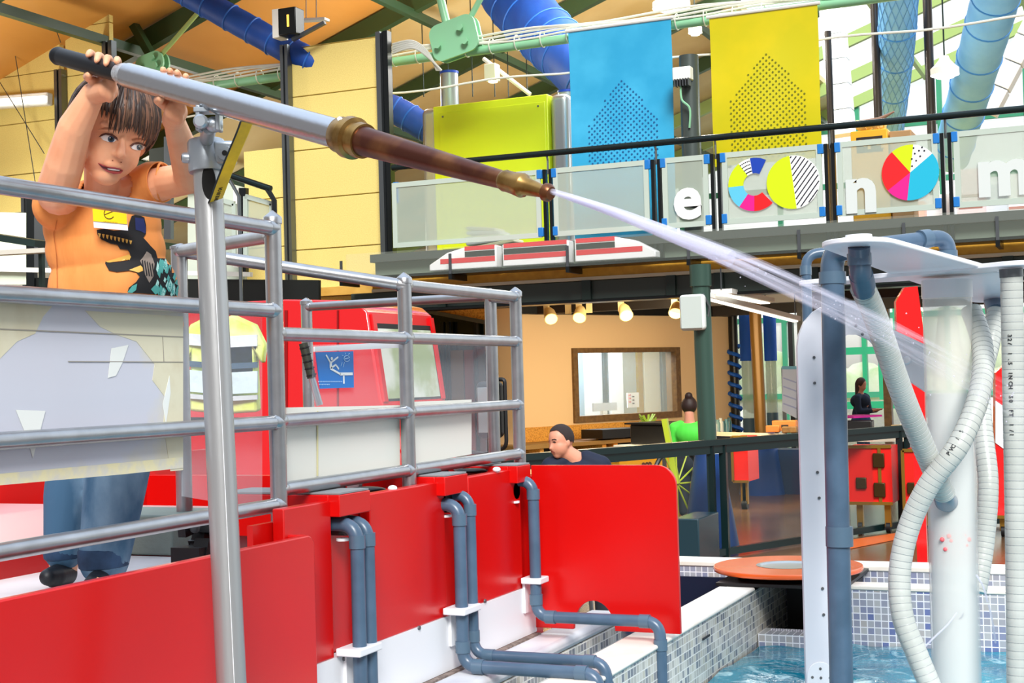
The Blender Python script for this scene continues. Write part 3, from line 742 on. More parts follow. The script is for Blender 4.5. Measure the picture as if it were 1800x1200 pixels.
for (px, py, w, h, c, lab) in ((1053, 763, .12, .06, '#f4c93a', 'small yellow bowl on the workbench'), (1072, 762, .14, .07, '#f0dcc0', 'pale bowl on the workbench'), (1130, 757, .13, .1, '#efe2b0', 'cream pot at the end of the black tray'), (1142, 758, .12, .08, '#f3d9b4', 'pinkish pot in the row'), (1150, 755, .13, .1, '#f1cf52', 'yellow pot in the row')):
    p = PW(px, 770, .45); p.z = zc
    tag(MB().lathe(p, p + V((0, 0, h * 1.6)), [(0, w * .35), (.9, w * .55), (1, w * .5)], 14).build('bowl', mat('pot ' + c, c, .5)), lab, 'bowl', 'pots on the workbench')
p = PW(1105, 765, .4); p.z = zc + .08
t = thing('black_tray', 'long black tray lying on the workbench', 'tray'); MB().prism([p - dW * .9 + V((0, 0, -.06)), p + dW * .9 + V((0, 0, -.06)), p + dW * 1.0 + V((0, 0, .0)), p + dW * .3 + V((0, 0, .05)), p - dW * .9 + V((0, 0, .06))], nW * .4).build('tray_body', rubber, t)
t = thing('potted_plant', 'small green plant between the pots', 'plant'); p = PW(1139, 745, .4); r3 = random.Random(9); p.z = zc
lf = MB()
for k in range(26):
    a_ = r3.uniform(0, 2 * pi); q = p + V((0, 0, .14)); lf.bar(q, q + V((math.cos(a_) * .12, math.sin(a_) * .12, r3.uniform(.04, .17))), .03, .008)
lf.build('leaves', mat('plant green', '#9ac43c', .5), t); MB().lathe(p, p + V((0, 0, .15)), [(0, .05), (1, .07)], 12).build('pot', mat('pot cream', '#efe2b0', .5), t)
# black box and lime cloth on a trolley beside the column
p = PW(1192, 757, 2.2)
t = thing('storage_box', 'large black plastic storage box left of the green column', 'box')
wbar('box_body', 1168, 1222, wz(1195, 778, 2.2), wz(1195, 743, 2.2), 2.4, .6, rubber, t, .02); wbar('rim', 1165, 1224, wz(1195, 743, 2.2), wz(1195, 740, 2.2), 2.43, .66, rubber, t)
t = thing('trolley_table', 'low white table under the black storage box', 'table')
zt_ = wz(1195, 781, 2.2); wbar('table_top', 1160, 1230, zt_, wz(1195, 778, 2.2) - .002, 2.5, .8, white_paint, t)
for px in (1164, 1222): wbar('leg', px, px + 3, 0, zt_, 2.45, .04, steel, t)
t = thing('lime_cloth', 'crumpled lime green cloth hanging at the table edge', 'cloth')
lm = MB()
for k in range(9): lm.ball(PW(1186 + k * 5, 783 + (k % 3) * 3, 2.6), (.10, .08, .06), nu=8, nv=6)
lm.build('cloth', mat('lime cloth', '#c9e01e', .7), t)

# round columns, cones
gc_m = mat('dark green round column', '#3f5a50', .3, .35)
p = PZ(1250, 962, 0)
t = thing('navy_cone', 'tall navy cone standing around the dark green column base', 'cone', 'navy cones around the columns')
MB().lathe(p, p + V((0, 0, .86)), [(0, .255), (.02, .26), (.96, .13), (1, .12)], 32).build('cone_body', navy, t)
MB().lathe(p + V((0, 0, .86)), p + V((0, 0, .9)), [(0, .12), (1, .11)], 32).build('collar', mat('cone collar', '#c9d2d8', .4), t)
t = thing('green_column', 'dark green round steel column with a white loudspeaker', 'column'); MB().tube([p + V((0, 0, .9)), (p.x - .02, p.y, 2.4)], .084, 28).build('shaft', gc_m, t)
MB().tube([(p.x - .02, p.y, 2.4), (p.x - .02, p.y, 2.60)], .10, 28).build('cap', gc_m, t)
c = PN(1218, 549, p + V((0, -.12, 0)), (0, 1, 0))
t = thing('loudspeaker', 'white rounded loudspeaker fixed to the dark green column', 'speaker')
oo = MB().boxm(c, (.118, .05, .165)).build('cabinet', mat('speaker white', '#e6ede8', .4), t, bevel=.035, seg=5)
MB().boxm(c + V((0, -.052, 0)), (.10, .006, .148)).build('grille', mat('speaker grille', '#c3cfc9', .6, bump=(400, .2)), t, bevel=.005)
MB().tube([c + V((.09, .03, .17)), c + V((.14, .06, .05)), c + V((.1, .1, -.1))], .012, 8).build('bracket', steel, t)
p2 = PZ(1341, 868, 0); d2 = (p2 - CAM).dot(cf)
t = thing('navy_cone', 'wide blue cone around the brown column foot', 'cone', 'navy cones around the columns')
MB().lathe(p2, p2 + V((0, 0, .80)), [(0, .30), (.02, .30), (.85, .21), (.86, .19), (1, .18)], 32).build('cone_body', mat('blue plastic cone', '#1a4fb0', .35), t)
tag(MB().tube([p2 + V((0, 0, .8)), (p2.x - .03, p2.y, 2.62)], .078, 24).build('brown_column', mat('olive brown column', '#6b4d1c', .3, .3)), 'olive brown round column rising from the wide blue cone', 'column')

# slatted light fittings under the gallery
for (xa, ya, xb, yb, w, lab) in ((1240, 519, 1398, 560, .13, 'long white strip light slanting beside the loudspeaker'), (1268, 512, 1345, 528, .22, 'wide white light reflector close under the gallery girder')):
    t = thing('strip_light', lab, 'lamp', 'strip lights under the gallery')
    a, b = PZ(xa, ya, 2.5), PZ(xb, yb, 2.42)
    if (b - a).length > 6: b = a + (b - a).normalized() * 6
    a, b = P(xa, ya, 14.4), P(xb, yb, 16.5)
    MB().bar(a, b, w, .05).build('lamp_body', white_paint, t); MB().bar(a + V((0, 0, -.03)), b + V((0, 0, -.03)), w * .5, .02).build('lamp_tube', mat('strip glow', '#fffdf2', .4, emit=1.2), t)
    MB().tube([a + V((0, 0, .02)), (a.x, a.y, 2.66)], .008, 6).build('hanger', steel, t); MB().tube([b, (b.x, b.y, 2.66)], .008, 6).build('hanger', steel, t)
# track spotlights
trk = thing('light_track', 'thin lamp track under the gallery ceiling', 'track')
ta, tb = PZ(930, 538, 2.60), PZ(1195, 531, 2.60)
Yk = 16.4
MB().bar((PY(920, 545, Yk).x, Yk, 2.62), (PY(1200, 545, Yk).x, Yk, 2.62), .04, .03).build('rail', steel, trk)
sp = [(962, 1, 'turned right with a lit face'), (1000, 0, 'with a bare upright housing'), (1019, 2, 'glowing brightest in the middle'), (1037, 0, 'right next to the brightest one'), (1093, 1, 'tilted right under the smoke detector'), (1187, 2, 'just left of the loudspeaker')]
for px, k, lab in sp:
    x = PY(px, 540, Yk).x; t = thing('track_spotlight', 'cream track spotlight ' + lab, 'spotlight', 'track spotlights')
    MB().boxm((x, Yk, 2.585), (.055, .03, .02)).build('adapter', rubber, t); MB().boxm((x - .01, Yk, 2.48), (.03, .03, .1)).build('arm', mat('spot cream', '#e0cf9a', .4), t)
    if k:
        a = V((x + .02, Yk, 2.44)); b = a + V((.08 if k == 1 else .02, -.13, -.12))
        MB().lathe(a, b, [(0, .045), (.3, .07), (1, .085)], 20).build('lamp_head', MATS['spot cream'], t); disc(b, .075, b - a, .01).build('lamp_lens', mat('spot glow', '#ffd27a', .4, emit=3), [x_ for x_ in t.children if x_.name.startswith('lamp_head')][0])
        light('SPOT', 'spot_bulb', b + (b - a) * .2, 22, (1, .78, .48), .05, b + (b - a) * 10, spot_size=1.4)
t = thing('smoke_detector', 'silver ceiling sensor above the spotlights', 'detector'); x = PY(1081, 524, 15.6); MB().lathe((x.x, 15.6, 2.645), (x.x, 15.6, 2.56), [(0, .09), (.4, .08), (.6, .05), (1, .03)], 18).build('sensor_body', silver, t)

# dark glazed room left of the beige wall
dg = thing('window_3', 'dark window band with strand board above, behind the red van', 'window', kind='structure')
Yd = 16.3
def ybox(name, pa, pb, za, zb_, Y, th, m, parent=None, **k):
    return MB().box((PY(pa, 560, Y).x, Y, za), (PY(pb, 560, Y).x, Y + th, zb_)).build(name, m, parent, **k)
MB().prism([PY(738, 534, Yd), PY(866, 534, Yd), PY(866, 568, Yd), PY(738, 541, Yd)], (0, .1, 0)).build('board', osb, dg)
MB().bar(PY(730, 543, Yd - .05), PY(868, 569, Yd - .05), .06, .05).build('trim', steel, dg)
ybox('dark_glass', 690, 850, 0, 2.52, Yd + .12, .05, mat('dark room glass', '#0b1512', .12), dg)
for px in (735, 774, 784, 832, 852): ybox('mullion', px, px + 5, 0, 2.35, Yd, .06, black_steel, dg)
for k, (pa, pb_, c) in enumerate(((737, 752, '#6b4a3a'), (754, 770, '#57413a'), (786, 812, '#7d6a58'), (814, 830, '#8a3a34'), (836, 850, '#4a3c38'))): ybox('brown_panel', pa, pb_, .2, 1.98, Yd + .02, .04, mat('brown panel %d' % k, c, .6), dg)
ybox('side_wall', 868, 905, 0, 2.5, Yd + .3, .1, beige, dg)

# ================================================================== right background of the lower hall
blue_fab = mat('royal blue wrapped fabric', '#1560cc', .6, bump=(14, .9))
for (px, y0, y1, y2, w, lab) in ((1312, 552, 634, 735, 27, 'tall tube with royal blue cover left of the brown column'), (1353, 575, 634, 725, 22, 'tall tube with royal blue cover right of the brown column')):
    Y = 24; t = thing('covered_tube', lab, 'tube', 'blue covered display tubes'); a = PY(px, y0, Y); b = PY(px, y1, Y); c = PY(px, y2, Y); b.x = c.x = a.x; r = w / 2 * 24.5 / F
    MB().tube([(a.x, Y, 3.1), a, b], [r * 1.05, r, r], 20).build('fabric_cover', blue_fab, t); MB().tube([b, (a.x, Y, c.z)], r * .85, 20).build('clear_tube', clear_mat('tube acrylic', '#c3d0b0', .55), t)
    MB().tube([(a.x, Y, c.z), (a.x, Y, 0)], r * .9, 20).build('base', mat('slate base', '#45606a', .4), t)
t = thing('twisted_pole', 'dark pole wrapped in blue beside the beige wall end', 'pole'); a = PY(1288, 565, 21); MB().tube([(a.x, 21, 2.6), (a.x, 21, 0)], .07, 10).build('pole', black_steel, t)
MB().tube([(a.x + math.cos(k * .8) * .085, 21 + math.sin(k * .8) * .085, 2.0 - k * .02) for k in range(75)], .03, 6).build('wrap', blue_fab, t)
for (px, w, Y, lab) in ((1391, 8, 26, 'dark post left of the white arch'), (1408, 9, 19, 'black post directly behind the white arch'), (1471, 16, 21, 'brown timber post seen inside the arch'), (1558, 13, 21, 'brown timber post right of the woman')):
    a = PY(px, 650, Y); t = MB().box((a.x - w / 2 * Y / F, Y, 0), (a.x + w / 2 * Y / F, Y + .15, 2.64)).build('post', rubber if px < 1420 else wood_dark); tag(t, lab, 'post', 'posts of the lower hall')
t = thing('white_board', 'leaning white lattice board with a light blue rim', 'board')
bb = [PY(1375, 646, 23), PY(1400, 646, 23), PY(1400, 735, 23), PY(1375, 722, 23)]; MB().prism(bb, (0, .05, 0)).build('sheet', mat('lilac white sheet', '#dfe6f6', .5), t)
for k in range(4): MB().bar(PY(1377, 664 + k * 15, 22.97), PY(1399, 672 + k * 15, 22.97), .02, .02).build('slat', mat('lattice lilac', '#b8c2e6', .5), t)
MB().bar(bb[0], bb[1], .05, .05).build('rim', mat('light blue rim', '#7cc4e0', .4), t)
for q in (bb[0], bb[1]): MB().box((q.x - .03, q.y + .05, 0), (q.x + .03, q.y + .1, q.z)).build('leg', steel, t)
struct(MB().box((-3.2, 27.5, 0), (1.5, 27.7, 1.0)).build('wall_far', mat('pale sill wall', '#f2f4f4', .5)))
# far window wall with green frames seen through the arch
fw_ = thing('window_4', 'green framed window wall behind the woman', 'window', kind='structure')
Yf = 27.6
for px in (1478, 1517, 1545, 1573, 1612): ybox('window_frame', px - 4, px + 4, 1.0, 3.0, Yf, .08, mat('emerald frame', '#1f9a6c', .4), fw_)
for py in (712, 616): 
    z = PY(1520, py, Yf).z; MB().box((PY(1470, 650, Yf).x, Yf, z - .07), (PY(1620, 650, Yf).x, Yf + .07, z + .07)).build('window_frame', MATS['emerald frame'], fw_)
t = thing('worktop_counter', 'pale worktop carrying crates behind the dark barrier', 'counter')
a, b = P(1470, 772, 14.9), P(1625, 768, 16.2); zc2 = a.z
MB().bar(P(1478, 771, 14.6), P(1640, 769, 15.6), .8, .05).build('worktop', mat('pale birch top', '#e8dcc4', .35), t)
for px in (1484, 1585): 
    q = P(px, 790, 15.1); MB().box((q.x - .03, q.y, 0), (q.x + .03, q.y + .06, zc2 - .03)).build('leg', black_steel, t)
t = thing('side_counter', 'pale counter end behind the brown column', 'counter'); MB().bar(P(1290, 763, 17.3), P(1404, 767, 17.9), .9, .05).build('worktop', MATS['pale birch top'], t)
q = P(1398, 790, 18.4); MB().box((q.x - .3, q.y, 0), (q.x + .2, q.y + .4, q.z)).build('cabinet', navy, t)
def crate(px0, px1, py0, py1, d, m, lab, name='wooden_crate', slot=False):
    a, b = P(px0, py1, d), P(px1, py0, d); t = thing(name, lab, 'crate'); dp = .5 * (b.x - a.x)
    MB().box((a.x, a.y, a.z), (b.x, a.y + dp, b.z)).build('crate_body', m, t, bevel=.01)
    if slot: MB().box((a.x * .6 + b.x * .4, a.y - .004, b.z - .09), (a.x * .3 + b.x * .7, a.y, b.z - .05)).build('handle_slot', rubber, t)
    return t
wood_o = mat('orange wood', '#b06a2c', .5); wood_l = mat('light plywood', '#ecc98a', .5)
crate(1357, 1402, 738, 757, 17.2, wood_o, 'orange wooden crate with handle hole on the side counter', slot=True)
crate(1346, 1372, 747, 760, 17.0, wood_o, 'low brown crate left of the orange crate'); crate(1374, 1402, 749, 761, 16.9, wood_dark, 'dark stained crate in front of the orange crate')
crate(1480, 1536, 738, 768, 15.0, rubber, 'large black bag standing on the pale worktop', 'black_bag')
crate(1550, 1574, 752, 770, 14.7, wood_l, 'light plywood crate with a slot on the pale worktop', slot=True); crate(1575, 1588, 750, 768, 14.9, wood_l, 'small plywood crate right of the slotted one')
crate(1566, 1586, 746, 757, 15.4, wood_l, 'low plywood crate behind the slotted one')
t = thing('magenta_sheet', 'magenta flat sheet lying on the black bag', 'sheet'); MB().bar(P(1480, 733, 15.1), P(1530, 730, 15.3), .35, .02).build('sheet', mat('magenta card', '#b0107c', .5), t)
# jars
for k, (px, c) in enumerate(((1257, '#d4e4e0'), (1262, '#7aa6a8'), (1267, '#e3ece6'), (1272, '#3f6f78'), (1277, '#5f98a4'), (1282, '#2d5c68'))):
    q = PW(px, 755, 1.2); q.z = zc; tag(MB().lathe(q, q + V((0, 0, .18 + .02 * (k % 3))), [(0, .035), (.75, .035), (.85, .022), (1, .024)], 12).build('glass_jar', mat('jar ' + str(k), c, .15)), ('clear', 'grey green', 'whitish', 'deep teal', 'light teal', 'darkest teal')[k] + ' glass jar in the row right of the green column', 'jar', 'jars on the workbench')
# flight cases
def case(px0, px1, py0, py1, d, lab, hinge=True, yaw=.0):
    a, b = P(px0, py1, d), P(px1, py0, d); t = thing('flight_case', lab, 'case', 'red flight cases'); y = a.y; a.z = max(a.z, .14)
    MB().box((a.x, y, a.z), (b.x, y + .5, b.z)).build('case_body', case_red, t)
    for (p_, q_) in (((a.x, a.z), (b.x, a.z)), ((a.x, b.z), (b.x, b.z)), ((a.x, a.z), (a.x, b.z))): MB().bar((p_[0], y, p_[1]), (q_[0], y, q_[1]), .03, .03).build('edge_trim', brass_gold, t)
    if hinge:
        x = a.x + (b.x - a.x) * .70; MB().box((x, y - .012, a.z), (x + .03, y, b.z)).build('hinge_strip', brass_gold, t)
        for z in (.24, .76): MB().boxm((x + .01, y - .02, a.z + (b.z - a.z) * z), (.055, .012, .07)).build('latch', mat('dark brass latch', '#4c3a1c', .4, .7), t, bevel=.008)
        MB().boxm((a.x + (b.x - a.x) * .32, y - .02, a.z + (b.z - a.z) * .36), (.05, .012, .055)).build('latch', MATS['dark brass latch'], t, bevel=.008)
    for x in (a.x + .08, b.x - .08): MB().tube([(x, y + .08, .055), (x + .04, y + .08, .055)], .055, 14).build('castor', rubber, t).parent = MB().box((x - .01, y + .05, .06), (x + .05, y + .11, a.z)).build('castor_fork', brass_gold, t)
case(1491, 1571, 783, 884, 13.9, 'large red flight case with brass latches seen through the arch')
case(1590, 1640, 790, 895, 13.5, 'darker red flight case right of the barrier post'); case(1289, 1316, 767, 846, 16.6, 'small red flight case left of the wide blue cone', False)
case(1742, 1782, 790, 908, 13.2, 'red flight case near the right edge behind the hose', False)

# dark barrier with glass panels across the lower hall
B0 = PZ(1240, 985, 0)
def PB(px, off=0): q = PN(px, 700, B0 + nW * off, nW); return V((q.x, q.y, 0))
ba = thing('glazed_barrier', 'waist high dark green steel barrier with glass panels', 'barrier')
bar_m = mat('very dark green frame', '#0f2526', .3, .2)
zb1 = 1.0
MB().bar(PB(880) + V((0, 0, zb1)), PB(1592) + V((0, 0, zb1)), .09, .05).build('top_rail', bar_m, ba)
MB().bar(PB(880) + V((0, 0, zb1 - .06)), PB(1592) + V((0, 0, zb1 - .06)), .05, .07).build('frame_bar', bar_m, ba)
MB().bar(PB(1100) + V((0, 0, .05)), PB(1592) + V((0, 0, .05)), .05, .06).build('frame_bar', bar_m, ba)
for px in (1000, 1246, 1254 + 14, 1578, 1592): q = PB(px); MB().box((q.x - .03, q.y - .03, 0), (q.x + .03, q.y + .03, zb1)).build('post', bar_m, ba)
MB().prism([PB(1010) + V((0, 0, .08)), PB(1240) + V((0, 0, .08)), PB(1240) + V((0, 0, .9)), PB(1010) + V((0, 0, .9))], nW * .01).build('glass_pane', glass, ba)
MB().prism([PB(1272) + V((0, 0, .08)), PB(1574) + V((0, 0, .08)), PB(1574) + V((0, 0, .9)), PB(1272) + V((0, 0, .9))], nW * .01).build('glass_pane', glass, ba)
q = PB(1592); MB().bar(q + V((0, 0, zb1)), q + V((3, 1.2, zb1)), .08, .05).build('top_rail', bar_m, ba); MB().bar(q + V((0, 0, .05)), q + V((3, 1.2, .05)), .05, .06).build('frame_bar', bar_m, ba)
t = thing('low_bench', 'low dark grey bench box beside the navy cone', 'bench'); a, b = P(1185, 985, 11.5), P(1233, 910, 11.5); MB().box((a.x, a.y, .0), (b.x, a.y + .6, b.z)).build('box_body', mat('slate bench', '#1c3640', .25), t, bevel=.01)
t = thing('floor_mat', 'orange coloured floor strip beyond the barrier', 'mat'); 
MB().prism([PZ(1490, 965, .004), PZ(1592, 945, .004), PZ(1592, 935, .004), PZ(1490, 950, .004)], (0, 0, .006)).build('mat_body', mat('orange floor strip', '#d9682e', .4), t)
t = thing('bicycle', 'bicycle wheel with yellow green spokes behind the barrier end', 'bicycle'); c = PN(1190, 850, B0 - nW * .8, nW)
MB().tube([c + dW * math.cos(w) * .33 + V((0, 0, math.sin(w) * .33)) for w in [2 * pi * k / 32 for k in range(33)]], .022, 8).build('tyre', rubber, t)
for k in range(12): MB().tube([c, c + dW * math.cos(k * pi / 6) * .32 + V((0, 0, math.sin(k * pi / 6) * .32))], .008, 5).build('spoke', mat('lime spokes', '#b7c832', .4), t)
MB().bar(c, c + V((-.1, 0, .6)), .05, .05).build('fork', MATS['lime spokes'], t)

# ================================================================== red van behind the railing
van = thing('red_van', 'red glossy fire service van behind the railing', 'van')
YV = 8.7
car_red = mat('glossy red car paint', '#dc0f16', .15, coat=.8)
prof = [(300, 905), (300, 548), (335, 534), (500, 526), (600, 527), (628, 533), (645, 548), (668, 700), (680, 735), (690, 780), (694, 905)]
MB().prism([PY(x, y, YV) for x, y in prof], (0, 1.0, 0)).build('bodywork', car_red, van, bevel=.05, seg=4)
def vq(name, pts, m, dy=-.012, th=.02, bevel=0): return MB().prism([PY(x, y, YV + dy) for x, y in pts], (0, th, 0)).build(name, m, van, bevel=bevel)
vq('side_window', [(340, 580), (440, 575), (445, 700), (340, 705)], mat('van rear glass', '#8fb6c4', .08), -.02)
for (x0, x1) in ((500, 505), (592, 595)): vq('door_seam', [(x0, 545), (x1, 545), (x1, 880), (x0, 880)], mat('dark red seam', '#8d060a', .4), -.008, .012)
vq('trim_strip', [(300, 733), (684, 735), (685, 741), (300, 739)], rubber, -.02, .02)
# windscreen on the front face, between near and far pillar
def fq(name, y0_, y1_, f0, f1, m, off, th):
    a, b = PY(646, 552, YV), PY(669, 706, YV); q0 = a.lerp(b, f0); q1 = a.lerp(b, f1)
    k = [V((q0.x + off, YV + y0_, q0.z)), V((q0.x + off, YV + y1_, q0.z)), V((q1.x + off, YV + y1_, q1.z)), V((q1.x + off, YV + y0_, q1.z))]
    return MB().prism(k, (-th, 0, 0)).build(name, m, van)
fq('window_seal', .05, .95, .10, 1.0, rubber, .006, .02)
fq('windscreen', .09, .91, .16, .97, mat('van glass green', '#a9b98f', .08, noise=(2.2, '#dfe6da', .45, .6)), .012, .01)
for y_ in (.03, .93): fq('pillar', y_, y_ + .05, .0, 1.0, car_red, .02, .03)
fq('light_reflector', .1, .3, 1.08, 1.2, white_paint, .04, .03)
q = PY(862, 720, YV - .1)
wm_ = MB().boxm(q, (.085, .06, .19)).build('wing_mirror', rubber, van, bevel=.04, seg=4); MB().boxm(q + V((.0, -.065, 0)), (.06, .004, .15)).build('mirror_glass', silver, wm_, bevel=.003)
MB().tube(bend([q + V((.06, 0, .2)), q + V((.11, 0, .2)), q + V((.11, 0, -.25)), q + V((-.1, .1, -.3)), PY(690, 770, YV + .9)], .06), .014, 8).build('mirror_arm', rubber, wm_)
wh = PY(400, 905, YV); 
for px in (400, 620): c = PY(px, 900, YV + .1); c.z = .34; MB().tube([c, c + V((0, .2, 0))], .34, 28).build('wheel', rubber, van)

# pieces seen behind the boy: window wall with white frames, handrail, counter
lw_ = thing('window_5', 'white framed windows with dark posts behind the boy', 'window', kind='structure')
YL = 13.6
def yq(name, pts, m, Y, th, par): return MB().prism([PY(x, y, Y) for x, y in pts], (0, th, 0)).build(name, m, par)
yq('window_pane', [(-60, 372), (46, 374), (62, 500), (-60, 500)], mat('pale window sky', '#dbe9d2', .2), YL, .05, lw_)
yq('window_pane', [(330, 300), (430, 330), (430, 520), (330, 520)], mat('pale green pane', '#cfdacb', .2), YL + .2, .05, lw_)
for (x0, x1, y0, y1, m) in ((46, 60, 335, 540, black_steel), (60, 78, 380, 470, steel), (288, 300, 240, 420, steel), (356, 366, 330, 470, white_paint), (410, 418, 330, 470, white_paint), (420, 432, 330, 480, black_steel)):
    yq('window_frame', [(x0, y0), (x1, y0), (x1, y1), (x0, y1)], m, YL - .05, .06, lw_)
yq('window_frame', [(-60, 468), (440, 478), (440, 486), (-60, 476)], white_paint, YL - .06, .05, lw_)
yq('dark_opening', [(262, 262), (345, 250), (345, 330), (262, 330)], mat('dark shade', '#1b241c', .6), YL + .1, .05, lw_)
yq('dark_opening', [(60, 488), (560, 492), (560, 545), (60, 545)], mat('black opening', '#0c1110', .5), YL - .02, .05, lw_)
t = thing('ramp_handrail', 'dark sloping handrail behind the yellow hose', 'handrail')
MB().tube([PY(398, 306, 12.8), PY(476, 332, 12.8)], .035, 10).build('rail', mat('dark handrail'.replace('dark', 'dark'), '#1d2b2c'), t)
MB().tube([PY(405, 318, 12.8), PY(420, 345, 12.8), V((PY(420, 345, 12.8).x, 12.8, 0))], .02, 8).build('post', steel, t); MB().tube([PY(470, 332, 12.8), PY(482, 352, 12.8), V((PY(482, 352, 12.8).x, 12.8, 0))], .03, 8).build('post', black_steel, t)
for (x0, x1, lab) in ((366, 412, 'left'), (432, 478, 'right')):
    p4 = [PY(x0, 345, 12.9), PY(x1, 358, 12.9), PY(x1, 462, 12.9), PY(x0, 462, 12.9)]
    MB().prism(p4, (0, .01, 0)).build('mesh_panel', perf, t)
    for k in range(4): MB().bar(p4[k], p4[(k + 1) % 4], .03, .05).build('frame', frame_m, t)
t = thing('dark_table', 'dark table edge and pale bar at the left behind the boy', 'table')
MB().bar(PY(-60, 408, 10), PY(82, 430, 10), .3, .06).build('table_top', dark_steel, t); MB().bar(PY(-60, 448, 9.8), PY(84, 440, 9.8), .1, .04).build('bar', mat('pale timber bar', '#d8d4c6', .5), t)
for px in (-30, 70): q = PY(px, 430, 10); MB().box((q.x - .02, q.y, 0), (q.x + .02, q.y + .04, q.z)).build('leg', dark_steel, t)
# ================================================================== play platform, pool and pipework
XR, XF = -1.76, -1.70
tube_m = mat('painted aluminium tube', '#a6a8ab', .30, .88, bump=(35, .06), noise=(18, '#b4b7bb', .35, .7))
def rz(px, py, X=XR): return PX(px, py, X).z
# --- railing
rail = thing('tube_railing', 'silver tubular guard railing around the raised play platform', 'railing')
def post(px, ztop, zbot, X=XR, Y=None, r=.019):
    p = PX(px, 600, X); y = Y if Y is not None else p.y
    MB().tube([(X, y, zbot), (X, y, ztop)], r, 24).build('post', tube_m, rail)
    MB().lathe((X, y, ztop - .012), (X, y, ztop + .018), [(0, r * 1.12), (.45, r * 1.12), (.55, r), (1, r * .1)], 24).build('post_cap', tube_m, rail)
    return V((X, y, 0))
p1 = post(484, rz(480, 384), 1.16); p2_ = post(713, rz(708, 490), 1.20); p3_ = post(908, rz(905, 514), 1.20)
y1, y2, y3 = p1.y, p2_.y, p3_.y; y0 = PX(-80, 500, XR).y
cx1, cx2 = V((-2.28, 3.0, 0)), None
pb = P(318, 600, 3.62); XB, YB = pb.x, pb.y
MB().tube([(XB, YB, 1.16), (XB, YB, P(318, 433, 3.62).z)], .0205, 24).build('post', tube_m, rail); 
MB().lathe((XB, YB, P(318, 437, 3.62).z), (XB, YB, P(318, 428, 3.62).z), [(0, .023), (.5, .023), (.6, .02), (1, .004)], 24).build('post_cap', tube_m, rail)
def rail_bar(a, b, r=.016):
    MB().tube([a, b], r, 20).build('rail', tube_m, rail); d = (V(b) - V(a)).normalized()
    for e, s in ((V(a), 1), (V(b), -1)): MB().lathe(e, e + d * s * .022, [(0, r * 1.22), (.7, r * 1.22), (1, r * 1.0)], 18).build('rail_socket', tube_m, rail)
for (ya_, yb_) in (((325 + 0), 402), (516, 546), (775, 745), (970, 890)):
    rail_bar((XR, y0, PX(0, ya_, XR).z + (PX(470, yb_, XR).z - PX(0, ya_, XR).z) * 0), (XR, y1, (PX(470, yb_, XR).z + PX(0, ya_, XR).z) / 2))
zz2 = [(590, 600), (733, 711), (849, 795)]
for a_, b_ in zz2:
    z = (PX(600, (a_ if 0 else a_), XR).z + PX(900, b_, XR).z) / 2
    rail_bar((XR, y1, z), (XR, y2, z)); rail_bar((XR, y2, z), (XR, y3, z))
ztr = (rz(760, 507) + rz(890, 519)) / 2
rail_bar((XB, YB, P(318, 441, 3.62).z), (XR, y2, ztr)); rail_bar((XR, y2, ztr), (XR, y3, ztr)); rail_bar((XB, YB, P(318, 441, 3.62).z), (XR, y1, rz(478, 414)))
# rear cross rail of the second bay
q1, q2 = P(540, 600, 4.95), P(864, 600, 4.55)
for q, top in ((q1, 530), (q2, 514)):
    d = (q - CAM).dot(cf); zt_ = P(540 if q is q1 else 862, top, d).z
    MB().tube([(q.x, q.y, 1.1), (q.x, q.y, zt_)], .0195, 20).build('post', tube_m, rail); MB().lathe((q.x, q.y, zt_ - .01), (q.x, q.y, zt_ + .014), [(0, .022), (.5, .022), (.6, .019), (1, .003)], 20).build('post_cap', tube_m, rail)
rail_bar((q1.x, q1.y, P(550, 539, 4.95).z), (q2.x, q2.y, P(860, 521, 4.55).z), .015)
rail_bar((q2.x, q2.y, P(862, 524, 4.55).z), (XR, y3, P(905, 524, 4.3).z), .013)

# --- platform deck and red boards
dk_ = thing('play_platform', 'white decked play platform with red inner back board', 'platform')
deck_m = mat('white deck board', '#e2dedd', .45, noise=(6, '#cfc8c8', .3, .8))
MB().box((-2.33, 1.4, 1.12), (-1.738, y1 + .18, 1.185)).build('deck', deck_m, dk_)
MB().box((-3.20, 1.4, .0), (-3.15, 4.4, 1.37)).build('back_board', red_lam, dk_)
MB().box((-3.15, 1.4, 1.02), (-2.33, 3.3, 1.255)).build('bench_box', mat('deep red bench', '#a00806', .4), dk_)
MB().box((-3.15, 1.4, 1.256), (-2.325, 3.3, 1.268)).build('bench_top', mat('pinkish bench top', '#cf9c9c', .4), dk_)
MB().box((-3.1, y1 + .2, 1.02), (-1.77, 4.0, 1.10)).build('deck', rubber, dk_)
MB().box((-3.10, 1.5, .0), (-1.80, 4.0, 1.02)).build('base_box', mat('dark red carcass', '#6b0806', .6), dk_)
MB().box((-3.15, 4.0, 0), (-1.70, 4.05, 1.30)).build('end_board', red_lam, dk_)
g = thing('grey_box', 'grey green box standing on the deck behind the boy', 'box'); a = PZ(240, 985, 1.187); b = P(303, 915, 3.5)
MB().box((b.x - .26, b.y, 1.187), (b.x, b.y + .2, 1.187 + .10)).build('box_body', mat('grey green crate', '#83928a', .6, bump=(80, .2)), g, bevel=.006)
m_ = thing('pump_unit', 'black pump fittings behind the silver post', 'machine'); c = P(352, 950, 3.35)
r5 = random.Random(8); mb = MB()
for k in range(9): mb.boxm(c + V((r5.uniform(-.03, .03), r5.uniform(-.05, .05), r5.uniform(-.04, .03))), (r5.uniform(.01, .022), r5.uniform(.01, .02), r5.uniform(.01, .025)), Matrix.Rotation(r5.uniform(-.5, .5), 3, 'X'))
mb.boxm(c - V((0, 0, .035)), (.04, .06, .025)); mb.build('pump_body', rubber, m_); MB().tube([c + V((0, -.02, .03)), c + V((0.02, -.04, .05))], .012, 10).build('fitting', silver, m_)
